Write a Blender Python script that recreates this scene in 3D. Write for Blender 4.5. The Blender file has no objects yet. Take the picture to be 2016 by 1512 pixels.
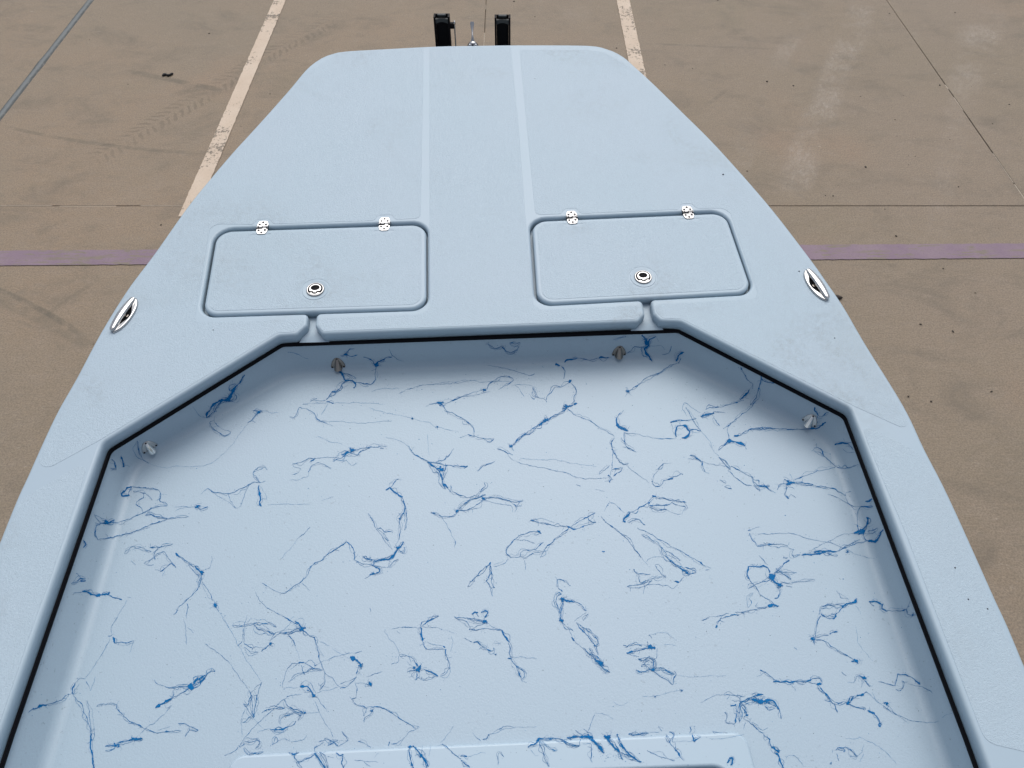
import bpy, bmesh, math, random
from mathutils import Vector, Matrix, noise
from mathutils.geometry import tessellate_polygon
from mathutils.bvhtree import BVHTree

# ------------------------------------------------------------------ camera, light, exposure
scene = bpy.context.scene
C = scene.collection
CAM_H, PITCH, FPX = 2.75, 51.3, 1456.0          # camera height (m), degrees below horizontal, focal length in px of 2016
cam_d = bpy.data.cameras.new('camera')
cam = bpy.data.objects.new('camera', cam_d)
C.objects.link(cam)
cam.location = (0, 0, CAM_H)
cam.rotation_euler = (math.radians(90 - PITCH), 0, 0)
cam_d.sensor_width = 36.0
cam_d.lens = 36.0 * FPX / 2016.0
cam_d.clip_start = 0.05
cam_d.clip_end = 2000.0
scene.camera = cam

SUN_EL, SUN_AZ = 60.0, 5.0                       # soft overcast sun, high and ahead of the bow
world = bpy.data.worlds.new('World')
scene.world = world
world.use_nodes = True
wn = world.node_tree
bg = wn.nodes['Background']
sky = wn.nodes.new('ShaderNodeTexSky')
sky.sky_type = 'NISHITA'
sky.sun_disc = False
sky.sun_elevation = math.radians(SUN_EL)
sky.sun_rotation = math.radians(SUN_AZ)
sky.air_density = 1.0
sky.dust_density = 4.0
sky.ozone_density = 1.0
hsv = wn.nodes.new('ShaderNodeHueSaturation')    # an overcast sky is greyer than a clear one
hsv.inputs['Saturation'].default_value = 0.50
wn.links.new(sky.outputs[0], hsv.inputs['Color'])
wn.links.new(hsv.outputs[0], bg.inputs['Color'])
bg.inputs['Strength'].default_value = 0.094

sun_d = bpy.data.lights.new('sun', 'SUN')
sun_d.energy = 1.2
sun_d.angle = math.radians(55)
sun_d.color = (1.0, 0.985, 0.96)
sun = bpy.data.objects.new('sun', sun_d)
C.objects.link(sun)
sun.location = (3, -4, 12)
_az, _el = math.radians(SUN_AZ), math.radians(SUN_EL)
_to = Vector((math.sin(_az) * math.cos(_el), math.cos(_az) * math.cos(_el), math.sin(_el)))
sun.rotation_euler = _to.to_track_quat('Z', 'Y').to_euler()

vs = scene.view_settings
scene.display_settings.display_device = 'sRGB'
vs.view_transform = 'Standard'
vs.look = 'None'
vs.gamma = 1.0
vs.use_curve_mapping = False
vs.exposure = 0.50

# ------------------------------------------------------------------ surveying helpers
_p = math.radians(PITCH)
RIGHT = Vector((1, 0, 0))
LOOK = Vector((0, math.cos(_p), -math.sin(_p)))
UP = Vector((0, math.sin(_p), math.cos(_p)))
EYE = Vector((0, 0, CAM_H))

def ray(px, py):
    return (LOOK + RIGHT * ((px - 1008.0) / FPX) + UP * ((756.0 - py) / FPX)).normalized()

def G(px, py, z=0.0):                            # photo position -> spot on the level ground
    d = ray(px, py)
    return EYE + d * ((z - CAM_H) / d.z)

# the boat sits on its trailer with the bow a little high
TILT, YAW = math.radians(5.0), math.radians(2.06)
_o = EYE + ray(840, 600) * 2.33
BOAT = Matrix.Translation(_o) @ Matrix.Rotation(YAW, 4, 'Z') @ Matrix.Rotation(TILT, 4, 'X')
INV = BOAT.inverted()
EYE_L = INV @ EYE
ROT_L = INV.to_3x3()

def D(px, py, z=0.0):                            # photo position -> spot on a boat-level plane, boat coordinates
    d = ROT_L @ ray(px, py)
    p = EYE_L + d * ((z - EYE_L.z) / d.z)
    return Vector((p.x, p.y))

def Ds(pts, z=0.0):
    return [D(x, y, z) for x, y in pts]

# ------------------------------------------------------------------ materials
def new_mat(name):
    m = bpy.data.materials.new(name)
    m.use_nodes = True
    return m, m.node_tree, m.node_tree.nodes['Principled BSDF']

class NT:
    """tiny node-expression helper"""
    def __init__(s, nt):
        s.nt = nt
    def _in(s, sock, v):
        if isinstance(v, bpy.types.NodeSocket):
            s.nt.links.new(v, sock)
        else:
            sock.default_value = v
    def math(s, op, a, b=None, c=None, clamp=False):
        n = s.nt.nodes.new('ShaderNodeMath'); n.operation = op; n.use_clamp = clamp
        s._in(n.inputs[0], a)
        if b is not None: s._in(n.inputs[1], b)
        if c is not None: s._in(n.inputs[2], c)
        return n.outputs[0]
    def vmath(s, op, a, b=None):
        n = s.nt.nodes.new('ShaderNodeVectorMath'); n.operation = op
        s._in(n.inputs[0], a)
        if b is not None: s._in(n.inputs[1], b)
        return n.outputs['Value'] if op in ('DOT_PRODUCT', 'LENGTH', 'DISTANCE') else n.outputs[0]
    def pos(s):
        return s.nt.nodes.new('ShaderNodeNewGeometry').outputs['Position']
    def obj(s):
        return s.nt.nodes.new('ShaderNodeTexCoord').outputs['Object']
    def noise(s, v, scale, detail=4.0, rough=0.55, dist=0.0):
        n = s.nt.nodes.new('ShaderNodeTexNoise')
        s._in(n.inputs['Vector'], v)
        n.inputs['Scale'].default_value = scale
        n.inputs['Detail'].default_value = detail
        n.inputs['Roughness'].default_value = rough
        n.inputs['Distortion'].default_value = dist
        return n.outputs[0]
    def voro(s, v, scale, feat='F1'):
        n = s.nt.nodes.new('ShaderNodeTexVoronoi'); n.feature = feat
        s._in(n.inputs['Vector'], v)
        n.inputs['Scale'].default_value = scale
        return n.outputs['Distance']
    def ss(s, v, lo, hi, a=0.0, b=1.0):
        n = s.nt.nodes.new('ShaderNodeMapRange'); n.interpolation_type = 'SMOOTHSTEP'
        s._in(n.inputs[0], v)
        n.inputs[1].default_value = lo; n.inputs[2].default_value = hi
        n.inputs[3].default_value = a; n.inputs[4].default_value = b
        return n.outputs[0]
    def lin(s, v, lo, hi, a=0.0, b=1.0):
        n = s.nt.nodes.new('ShaderNodeMapRange')
        s._in(n.inputs[0], v)
        n.inputs[1].default_value = lo; n.inputs[2].default_value = hi
        n.inputs[3].default_value = a; n.inputs[4].default_value = b
        return n.outputs[0]
    def mix(s, f, a, b, mode='MIX'):
        n = s.nt.nodes.new('ShaderNodeMix'); n.data_type = 'RGBA'; n.blend_type = mode
        s._in(n.inputs[0], f)
        for sock, v in ((n.inputs[6], a), (n.inputs[7], b)):
            s._in(sock, v if isinstance(v, bpy.types.NodeSocket) else (*v, 1.0))
        return n.outputs[2]
    def scale3(s, v, k):
        n = s.nt.nodes.new('ShaderNodeVectorMath'); n.operation = 'MULTIPLY'
        s._in(n.inputs[0], v); n.inputs[1].default_value = k
        return n.outputs[0]
    def bump(s, h, dist, strength=1.0):
        n = s.nt.nodes.new('ShaderNodeBump')
        n.inputs['Strength'].default_value = strength
        n.inputs['Distance'].default_value = dist
        s._in(n.inputs['Height'], h)
        return n.outputs[0]
    def uv(s, p0, p1):
        """metres along and across the ground line p0-p1"""
        d = (Vector(p1[:2]) - Vector(p0[:2])).normalized()
        q = s.vmath('SUBTRACT', s.pos(), (p0[0], p0[1], 0.0))
        u = s.vmath('DOT_PRODUCT', q, (d.x, d.y, 0.0))
        v = s.vmath('DOT_PRODUCT', q, (-d.y, d.x, 0.0))
        return u, v

GEL = (0.386, 0.490, 0.578)

def gel_mat(name, col, rough=0.32, grain=0.0, dirt=0.0, peel=0.0):
    m, nt, b = new_mat(name)
    n = NT(nt)
    v = n.obj()
    base = n.mix(n.ss(n.noise(v, 1.6, 3), 0.3, 0.7), tuple(c * k for c, k in zip(col, (1.015, 1.0, 1.0))), tuple(c * k for c, k in zip(col, (0.97, 0.995, 0.985))))
    if dirt:
        d = n.math('MULTIPLY', n.ss(n.noise(v, 2.3, 5, 0.65, 0.6), 0.50, 0.76), n.ss(n.noise(v, 55.0, 3), 0.3, 0.7))
        base = n.mix(n.math('MULTIPLY', d, dirt), base, (0.20, 0.225, 0.24))
        d2 = n.ss(n.noise(v, 1.1, 4, 0.6, 0.3), 0.55, 0.8)
        base = n.mix(n.math('MULTIPLY', d2, dirt * 0.5), base, (0.31, 0.34, 0.33))
    if grain:
        g = n.noise(v, 420.0, 2, 0.6)
        g2 = n.noise(v, 150.0, 2, 0.6)
        base = n.mix(n.ss(g, 0.36, 0.66), tuple(c * 0.90 for c in col), base)
        base = n.mix(n.math('MULTIPLY', n.ss(g2, 0.56, 0.72), 0.4), base, tuple(c * 0.84 for c in col))
        h = n.math('ADD', g, n.math('MULTIPLY', g2, 0.8))
        nt.links.new(n.bump(h, 0.0022 * grain, 0.55), b.inputs['Normal'])
    elif peel:
        h = n.noise(v, 210.0, 2, 0.6)
        sp = n.math('MULTIPLY', n.ss(n.noise(v, 75.0, 2, 0.7), 0.66, 0.73), n.ss(n.noise(v, 3.0, 3), 0.42, 0.62))
        base = n.mix(n.math('MULTIPLY', sp, 0.5), base, (0.15, 0.18, 0.22))
        gr = n.noise(v, 300.0, 2, 0.6)
        base = n.mix(n.ss(gr, 0.35, 0.65), tuple(c * 0.95 for c in col), base)
        nt.links.new(n.bump(h, 0.0012 * peel, 0.35), b.inputs['Normal'])
    nt.links.new(base, b.inputs['Base Color'])
    b.inputs['Roughness'].default_value = rough
    b.inputs['IOR'].default_value = 1.48
    return m

M_GEL = gel_mat('gelcoat_smooth', tuple(c * 0.92 for c in GEL), 0.44, dirt=0.25)
M_SKID = gel_mat('gelcoat_nonskid', tuple(c * k for c, k in zip(GEL, (1.02, 1.01, 1.0))), 0.5, grain=1.0, dirt=0.8)
M_LINER = gel_mat('gelcoat_liner', tuple(c * k for c, k in zip(GEL, (0.95, 0.955, 0.96))), 0.42, peel=1.0)

def plain(name, col, rough, metal=0.0, grain=None):
    m, nt, b = new_mat(name)
    n = NT(nt)
    v = n.obj()
    k = grain or (40.0, 0.12)
    f = n.noise(v, k[0], 4)
    nt.links.new(n.mix(f, tuple(c * (1 - k[1]) for c in col), tuple(min(1, c * (1 + k[1])) for c in col)), b.inputs['Base Color'])
    nt.links.new(n.lin(f, 0.3, 0.7, rough * 0.85, rough * 1.15), b.inputs['Roughness'])
    b.inputs['Metallic'].default_value = metal
    return m

M_CHROME = plain('polished_steel', (0.50, 0.50, 0.50), 0.14, 1.0, (90.0, 0.05))
M_BRIGHT = plain('bright_polished_steel', (0.86, 0.85, 0.82), 0.16, 1.0, (90.0, 0.05))
M_LATCH = plain('latch_steel', (0.42, 0.42, 0.42), 0.16, 1.0, (90.0, 0.08))
M_CHROME_SHADED = plain('shaded_polished_steel', (0.33, 0.33, 0.335), 0.28, 1.0, (120.0, 0.15))  # darker, rougher copy of the polished steel: weaker light painted into the colour
M_STEEL = plain('brushed_steel', (0.62, 0.61, 0.60), 0.3, 1.0, (60.0, 0.1))
M_DULL = plain('dull_bronze', (0.30, 0.27, 0.24), 0.35, 1.0, (60.0, 0.1))
M_HOLE = plain('hole_shade_black', (0.005, 0.005, 0.006), 0.6)  # near-black colour painted in for the shade inside gaps, wells and holes
M_SCREW = plain('screw_shadow', (0.035, 0.035, 0.04), 0.5, 0.6)
M_RUBBER = plain('black_rubber', (0.004, 0.004, 0.006), 0.6)
M_POST = plain('black_powder_coat', (0.006, 0.006, 0.008), 0.45)
M_CAP = plain('grey_cap_plastic', (0.045, 0.052, 0.055), 0.5)
M_GALV = plain('galvanised_steel', (0.42, 0.43, 0.44), 0.45, 0.8, (15.0, 0.2))
M_TYRE = plain('tyre_rubber', (0.02, 0.02, 0.02), 0.8)
M_PAINT = plain('blue_spatter_paint', (0.000, 0.120, 0.325), 0.5, 0.0, (30.0, 0.25))
M_PAINT_THIN = plain('blue_spatter_mist', (0.004, 0.155, 0.375), 0.5, 0.0, (30.0, 0.25))
for _m, _sp in ((M_RUBBER, 0.06), (M_PAINT, 0.12), (M_PAINT_THIN, 0.12), (M_POST, 0.1), (M_HOLE, 0.1)):
    _m.node_tree.nodes['Principled BSDF'].inputs['Specular IOR Level'].default_value = _sp
M_SPECK = plain('dark_speck', (0.05, 0.06, 0.08), 0.7)

# ------------------------------------------------------------------ geometry helpers
def link(name, verts, faces, mat, parent=None, smooth=None, mats=None, mat_idx=None):
    me = bpy.data.meshes.new(name)
    me.from_pydata([tuple(v) for v in verts], [], faces)
    for mm in (mats or [mat]):
        me.materials.append(mm)
    for i, p in enumerate(me.polygons):
        p.use_smooth = bool(smooth[i]) if isinstance(smooth, list) else bool(smooth)
        if mat_idx: p.material_index = mat_idx[i]
    me.update()
    o = bpy.data.objects.new(name, me)
    C.objects.link(o)
    if parent: o.parent = parent
    return o

def empty(name, parent=None, loc=(0, 0, 0)):
    o = bpy.data.objects.new(name, None)
    o.empty_display_size = 0.1
    o.location = loc
    C.objects.link(o)
    if parent: o.parent = parent
    return o

def area(poly):
    return 0.5 * sum(poly[i - 1].x * poly[i].y - poly[i].x * poly[i - 1].y for i in range(len(poly)))

def fillet(pts, rad, seg=7):
    """round the corners of a closed polygon; rad is one radius or one per corner"""
    n = len(pts)
    out = []
    for i in range(n):
        r = rad[i] if isinstance(rad, (list, tuple)) else rad
        a, b, c = Vector(pts[i - 1]), Vector(pts[i]), Vector(pts[(i + 1) % n])
        u, w = (a - b), (c - b)
        lu, lw = u.length, w.length
        if r <= 0 or lu < 1e-6 or lw < 1e-6:
            out.append(b); continue
        u /= lu; w /= lw
        ang = u.angle(w)
        if ang > math.radians(176):
            out.append(b); continue
        t = min(r / math.tan(ang / 2), 0.48 * lu, 0.48 * lw)
        r2 = t * math.tan(ang / 2)
        p0, p1 = b + u * t, b + w * t
        bis = (u + w).normalized()
        cen = b + bis * (r2 / math.sin(ang / 2))
        a0 = math.atan2(p0.y - cen.y, p0.x - cen.x)
        a1 = math.atan2(p1.y - cen.y, p1.x - cen.x)
        da = (a1 - a0 + math.pi) % (2 * math.pi) - math.pi
        k = max(2, int(seg * abs(da) / (math.pi / 2)) + 1)
        for j in range(k + 1):
            aa = a0 + da * j / k
            out.append(Vector((cen.x + r2 * math.cos(aa), cen.y + r2 * math.sin(aa))))
    return out

def offset(poly, d):
    """positive d grows a closed polygon outwards"""
    s = 1.0 if area(poly) > 0 else -1.0
    n = len(poly)
    res = []
    for i in range(n):
        a, b, c = poly[i - 1], poly[i], poly[(i + 1) % n]
        e0, e1 = (b - a), (c - b)
        if e0.length < 1e-7: e0 = e1
        if e1.length < 1e-7: e1 = e0
        n0 = Vector((e0.y, -e0.x)).normalized() * s
        n1 = Vector((e1.y, -e1.x)).normalized() * s
        m = (n0 + n1)
        if m.length < 1e-6: m = n0.copy()
        m.normalize()
        k = max(0.35, m.dot(n0))
        res.append(b + m * (d / k))
    return res

def smooth_open(pts, step=0.03):
    """Catmull-Rom through open 2-D points"""
    P = [Vector(p) for p in pts]
    out = []
    for i in range(len(P) - 1):
        p0, p1, p2, p3 = P[max(i - 1, 0)], P[i], P[i + 1], P[min(i + 2, len(P) - 1)]
        k = max(1, int((p2 - p1).length / step))
        for j in range(k):
            t = j / k
            out.append(0.5 * ((2 * p1) + (p2 - p0) * t + (2 * p0 - 5 * p1 + 4 * p2 - p3) * t * t + (3 * p1 - p0 - 3 * p2 + p3) * t ** 3))
    out.append(P[-1])
    return out

def plate(name, loops, z0, thick, bev_all, mat, parent, seg=4, bottom=True, bev_low=0.0, bev_outer=None):
    """flat slab: loops[0] outline, others holes; top at z0, top edges rounded by bev"""
    verts, faces, smooth = [], [], []
    top_loops, bot_loops = [], []
    for li, lp in enumerate(loops):
        sgn = -1.0 if li == 0 else 1.0           # towards solid material
        bev = bev_outer if (li == 0 and bev_outer) else bev_all
        rings = []
        prof = [(bev, 0.0)]
        for k in range(1, seg + 1):
            th = (math.pi / 2) * k / seg
            prof.append((bev * (1 - math.sin(th)), bev * (1 - math.cos(th))))
        prof.append((bev_low, thick))
        ccw = area(lp) > 0
        base = len(verts)
        for ins, dz in prof:
            ring = offset(lp, sgn * ins) if abs(ins) > 1e-9 else lp
            rings.append(ring)
            verts += [(p.x, p.y, z0 - dz) for p in ring]
        nn = len(lp)
        for r in range(len(prof) - 1):
            for i in range(nn):
                j = (i + 1) % nn
                a, b = base + r * nn + i, base + r * nn + j
                c, d = base + (r + 1) * nn + j, base + (r + 1) * nn + i
                f = (a, d, c, b) if (ccw == (li == 0)) else (a, b, c, d)
                faces.append(f); smooth.append(True)
        top_loops.append((base, rings[0]))
        bot_loops.append((base + (len(prof) - 1) * nn, rings[-1]))
    for which, lps in ((1, top_loops), (0, bot_loops)):
        if not which and not bottom: continue
        idx = []
        polys = []
        for base, ring in lps:
            polys.append([Vector((p.x, p.y, 0)) for p in ring])
            idx += [base + i for i in range(len(ring))]
        for t in tessellate_polygon(polys):
            a, b, c = (idx[i] for i in t)
            va, vb, vc = Vector(verts[a]), Vector(verts[b]), Vector(verts[c])
            nz = (vb - va).cross(vc - va).z
            if abs(nz) < 1e-12: continue
            if (nz > 0) != bool(which): b, c = c, b
            faces.append((a, b, c)); smooth.append(False)
    return link(name, verts, faces, mat, parent, smooth)

class MB:
    """collects simple solids into one mesh"""
    def __init__(s):
        s.v, s.f, s.s = [], [], []
    def add(s, verts, faces, smooth=True):
        b = len(s.v)
        s.v += [tuple(v) for v in verts]
        s.f += [tuple(b + i for i in f) for f in faces]
        s.s += [smooth] * len(faces)
    def box(s, cx, cy, cz, sx, sy, sz, bev=0.0, mtx=None):
        bm = bmesh.new()
        bmesh.ops.create_cube(bm, size=1.0)
        for v in bm.verts:
            v.co = Vector((cx + v.co.x * sx, cy + v.co.y * sy, cz + v.co.z * sz))
        if bev:
            bmesh.ops.bevel(bm, geom=list(bm.edges), offset=bev, segments=2, affect='EDGES', profile=0.5)
        if mtx: bmesh.ops.transform(bm, matrix=mtx, verts=bm.verts)
        bm.verts.index_update()
        s.add([v.co for v in bm.verts], [[v.index for v in f.verts] for f in bm.faces], False)
        bm.free()
    def tube(s, path, rad, n=12, cap=True):
        path = [Vector(p) for p in path]
        rings = []
        up = Vector((0, 0, 1))
        for i, p in enumerate(path):
            t = (path[min(i + 1, len(path) - 1)] - path[max(i - 1, 0)]).normalized()
            a = t.cross(up)
            if a.length < 0.05: a = t.cross(Vector((1, 0, 0)))
            a.normalize()
            b = t.cross(a)
            r = rad[i] if isinstance(rad, (list, tuple)) else rad
            rings.append([p + (a * math.cos(2 * math.pi * k / n) + b * math.sin(2 * math.pi * k / n)) * r for k in range(n)])
        s.loft(rings, cap)
    def loft(s, rings, cap=True, smooth=True):
        n = len(rings[0])
        vv = [v for r in rings for v in r]
        ff = []
        for i in range(len(rings) - 1):
            for k in range(n):
                j = (k + 1) % n
                ff.append((i * n + k, i * n + j, (i + 1) * n + j, (i + 1) * n + k))
        s.add(vv, ff, smooth)
        if cap:
            s.add(rings[0], [tuple(range(n))[::-1]], False)
            s.add(rings[-1], [tuple(range(n))], False)
    def lathe(s, prof, n=40, mtx=None):
        rings = [[Vector((r * math.cos(2 * math.pi * k / n), r * math.sin(2 * math.pi * k / n), z)) for k in range(n)] for r, z in prof]
        if mtx: rings = [[mtx @ v for v in r] for r in rings]
        s.loft(rings, True)
    def build(s, name, mat, parent=None, mtx=None):
        v = [mtx @ Vector(q) for q in s.v] if mtx else s.v
        o = link(name, v, s.f, mat, parent, list(s.s))
        bm = bmesh.new(); bm.from_mesh(o.data)
        bmesh.ops.recalc_face_normals(bm, faces=bm.faces)
        bm.to_mesh(o.data); bm.free()
        return o

def tag(o, **kw):
    for k, v in kw.items(): o[k] = v
    return o

# ------------------------------------------------------------------ ground
J_Y = G(1000, 405).y                               # cross joint
xl0, xl1 = G(178, 0), G(0, 229)
xr0, xr1 = G(1745, 0), G(2016, 388)
XL, XR = (xl0.x + xl1.x) / 2, (xr0.x + xr1.x) / 2
XC = G(957, 0).x

def concrete():
    m, nt, b = new_mat('stained_concrete')
    n = NT(nt)
    P = n.pos()
    tan, grey, pink, olive = (0.300, 0.220, 0.146), (0.258, 0.208, 0.148), (0.325, 0.219, 0.146), (0.242, 0.200, 0.130)
    big = n.noise(P, 0.42, 4, 0.55, 0.4)
    col = n.mix(n.ss(big, 0.34, 0.66), tan, grey)
    # left bays are warmer, the right-hand ones greyer
    sx = n.nt.nodes.new('ShaderNodeSeparateXYZ'); n.nt.links.new(P, sx.inputs[0])
    col = n.mix(n.ss(sx.outputs[0], -1.2, 1.8, 0.0, 0.75), col, n.mix(n.ss(n.noise(P, 0.9, 4), 0.35, 0.65), (0.262, 0.207, 0.153), (0.248, 0.197, 0.136)))
    col = n.mix(n.ss(n.noise(P, 0.75, 3, 0.5), 0.56, 0.74, 0, 0.55), col, pink)
    col = n.mix(n.ss(n.noise(n.vmath('ADD', P, (7.3, 2.1, 0)), 0.8, 4, 0.6), 0.55, 0.75, 0, 0.6), col, olive)
    # broom texture across the slabs, mottling, fine grit
    st = n.noise(n.scale3(P, (26.0, 95.0, 1.0)), 1.0, 5, 0.8)
    col = n.mix(n.ss(st, 0.36, 0.66, 0.0, 0.30), col, (0.125, 0.107, 0.085))
    st2 = n.noise(n.scale3(P, (9.0, 18.0, 1.0)), 1.0, 7, 0.78)
    col = n.mix(n.ss(st2, 0.46, 0.72, 0.0, 0.35), col, (0.315, 0.262, 0.210))
    mot = n.noise(P, 7.0, 6, 0.72)
    col = n.mix(n.ss(mot, 0.36, 0.70, 0.0, 0.36), col, (0.305, 0.255, 0.203))
    mot2 = n.noise(n.scale3(n.vmath('ADD', P, (3.0, 9.0, 0)), (2.2, 3.4, 1.0)), 1.0, 7, 0.74, 0.5)
    col = n.mix(n.ss(mot2, 0.46, 0.74, 0.0, 0.50), col, (0.120, 0.105, 0.083))
    grit = n.noise(P, 120.0, 4, 0.8)
    col = n.mix(n.ss(grit, 0.40, 0.62, 0.0, 0.50), col, (0.095, 0.080, 0.064))
    pale = n.math('MULTIPLY', n.ss(n.noise(n.scale3(P, (14.0, 40.0, 1.0)), 1.0, 4, 0.7), 0.62, 0.74), n.ss(n.noise(P, 1.1, 3), 0.45, 0.65))
    col = n.mix(n.math('MULTIPLY', pale, 0.55), col, (0.41, 0.37, 0.32))
    # cream lime scuffs in tyre-wide runs
    def scuff(p0, p1, w, k, sc=24.0):
        u, v = n.uv(p0, p1)
        L = (Vector(p1[:2]) - Vector(p0[:2])).length
        av = n.math('ABSOLUTE', n.math('ADD', v, n.math('MULTIPLY', n.math('SUBTRACT', n.noise(P, 1.5, 3), 0.5), 0.12)))
        band = n.ss(av, w * 0.35, w, 1.0, 0.0)
        ends = n.math('MULTIPLY', n.ss(u, -0.15, 0.2), n.ss(u, L - 0.25, L + 0.2, 1.0, 0.0))
        cm = n.nt.nodes.new('ShaderNodeCombineXYZ'); n.nt.links.new(n.math('MULTIPLY', u, 0.45), cm.inputs[0]); n.nt.links.new(v, cm.inputs[1])
        br = n.ss(n.noise(cm.outputs[0], sc * 1.5, 6, 0.82), 0.42, 0.68)
        pt = n.ss(n.noise(P, 2.0, 4, 0.7), 0.36, 0.62)
        return n.math('MULTIPLY', n.math('MULTIPLY', band, ends), n.math('MULTIPLY', n.math('MULTIPLY', n.math('ADD', n.math('MULTIPLY', br, 0.42), 0.10), pt), k))
    for a, bb, w, k in (((1700, 10), (1560, 370), 0.13, 0.85), ((1955, 25), (1895, 170), 0.15, 0.75), ((1590, 20), (1530, 130), 0.10, 0.5), ((1480, 250), (1440, 370), 0.10, 0.5), ((1135, 0), (1135, 30), 0.16, 0.6),
                        ((1905, 40), (1840, 500), 0.10, 0.35), ((345, 355), (200, 400), 0.07, 0.35)):
        col = n.mix(scuff(G(*a), G(*bb), w, k), col, (0.43, 0.39, 0.35))
    # a tread print running up the left bay: two rows of lugs
    def tread(p0, p1, w, k):
        u, v = n.uv(p0, p1)
        L = (Vector(p1[:2]) - Vector(p0[:2])).length
        v = n.math('ADD', v, n.math('MULTIPLY', n.math('SUBTRACT', n.noise(P, 1.0, 2), 0.5), 0.16))
        av = n.math('ABSOLUTE', v)
        ph = n.math('ADD', n.math('MULTIPLY', u, 112.0), n.math('MULTIPLY', av, 75.0))
        ph = n.math('ADD', ph, n.math('MULTIPLY', n.noise(P, 12.0, 3), 9.0))
        lug = n.ss(n.math('SINE', ph), -0.1, 0.7)
        row = n.math('MULTIPLY', n.ss(av, w, w * 0.8), n.ss(av, w * 0.06, w * 0.22))
        ends = n.math('MULTIPLY', n.ss(u, 0.0, 0.5), n.ss(u, L - 0.5, L, 1.0, 0.0))
        pt = n.ss(n.noise(P, 3.2, 4, 0.7), 0.28, 0.6)
        return n.math('MULTIPLY', n.math('MULTIPLY', lug, row), n.math('MULTIPLY', n.math('MULTIPLY', ends, pt), k))
    col = n.mix(tread(G(110, 360), G(690, 15), 0.10, 0.42), col, (0.108, 0.088, 0.068))
    # thin dark rubber scuffs
    def streak(p0, p1, w, k, c=(0.13, 0.115, 0.095), dash=0.0):
        u, v = n.uv(p0, p1)
        L = (Vector(p1[:2]) - Vector(p0[:2])).length
        bow = n.math('MULTIPLY', n.math('MULTIPLY', u, n.math('SUBTRACT', u, L)), dash)
        av = n.math('ABSOLUTE', n.math('ADD', v, bow))
        band = n.ss(av, w * 0.4, w, 1.0, 0.0)
        ends = n.math('MULTIPLY', n.ss(u, 0.0, 0.15), n.ss(u, L - 0.15, L, 1.0, 0.0))
        pt = n.ss(n.noise(P, 9.0, 4, 0.7), 0.30, 0.62)
        return n.math('MULTIPLY', n.math('MULTIPLY', band, ends), n.math('MULTIPLY', pt, k))
    for a, bb, w, k, bow in (((-40, 555), (170, 665), 0.022, 0.65, 0.12), ((-40, 575), (185, 690), 0.05, 0.35, 0.12), ((240, 138), (462, 183), 0.035, 0.5, 0.0),
                             ((0, 246), (400, 302), 0.022, 0.45, -0.10), ((60, 640), (200, 545), 0.02, 0.3, 0.0), ((1250, 85), (1530, 97), 0.02, 0.35, 0.0),
                             ((0, 50), (120, 60), 0.08, 0.35, 0.0), ((330, 190), (420, 165), 0.05, 0.45, 0.0), ((150, 453), (215, 447), 0.055, 0.5, 0.0), ((560, 95), (700, 40), 0.09, 0.3, 0.0), ((1380, 215), (1440, 170), 0.02, 0.35, 0.0)):
        col = n.mix(streak(G(*a), G(*bb), w, k, dash=bow), col, (0.10, 0.09, 0.07))
    nt.links.new(col, b.inputs['Base Color'])
    nt.links.new(n.lin(mot, 0.3, 0.7, 0.7, 0.92), b.inputs['Roughness'])
    h = n.math('ADD', n.math('MULTIPLY', st, 0.6), n.math('MULTIPLY', grit, 0.7))
    nt.links.new(n.bump(h, 0.004, 0.5), b.inputs['Normal'])
    return m

M_CONC = concrete()
def sealant():
    m, nt, b = new_mat('grey_joint_sealant')
    n = NT(nt)
    P = n.pos()
    sx = nt.nodes.new('ShaderNodeSeparateXYZ'); nt.links.new(P, sx.inputs[0])
    d = n.math('ABSOLUTE', n.math('SUBTRACT', sx.outputs[0], XL))
    e = n.math('ADD', d, n.math('MULTIPLY', n.math('SUBTRACT', n.noise(n.scale3(P, (1, 0.35, 1)), 38.0, 5, 0.75), 0.5), 0.03))
    c = n.mix(n.ss(e, 0.004, 0.024), (0.150, 0.165, 0.170), (0.062, 0.068, 0.068))
    c = n.mix(n.ss(n.noise(n.scale3(P, (1, 0.3, 1)), 60.0, 4, 0.7), 0.5, 0.7, 0, 0.55), c, (0.20, 0.20, 0.185))
    nt.links.new(c, b.inputs['Base Color'])
    b.inputs['Roughness'].default_value = 0.8
    return m
M_SEAL = sealant()

ground = link('ground', [(-400, -400, -0.022), (400, -400, -0.022), (400, 400, -0.022), (-400, 400, -0.022)], [(0, 1, 2, 3)], M_CONC)
ground['kind'] = 'structure'
W_SLAB = (XR - XL) / 2
xs = [XL - 2 * W_SLAB, XL - W_SLAB, XL, XC, XR, XR + W_SLAB, XR + 2 * W_SLAB]
ys = [J_Y - 8.2, J_Y - 4.1, J_Y, J_Y + 4.1, J_Y + 8.2]
GAP = 0.003
for i in range(len(xs) - 1):
    for j in range(len(ys) - 1):
        gl = 0.026 if abs(xs[i] - XL) < 1e-6 else GAP
        gr = 0.026 if abs(xs[i + 1] - XL) < 1e-6 else GAP
        x0, x1, y0, y1 = xs[i] + gl, xs[i + 1] - gr, ys[j] + GAP, ys[j + 1] - GAP
        plate('concrete_slab', [[Vector((x0, y0)), Vector((x1, y0)), Vector((x1, y1)), Vector((x0, y1))]], 0.0, 0.02, 0.003, M_CONC, ground, seg=2, bottom=False)
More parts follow.
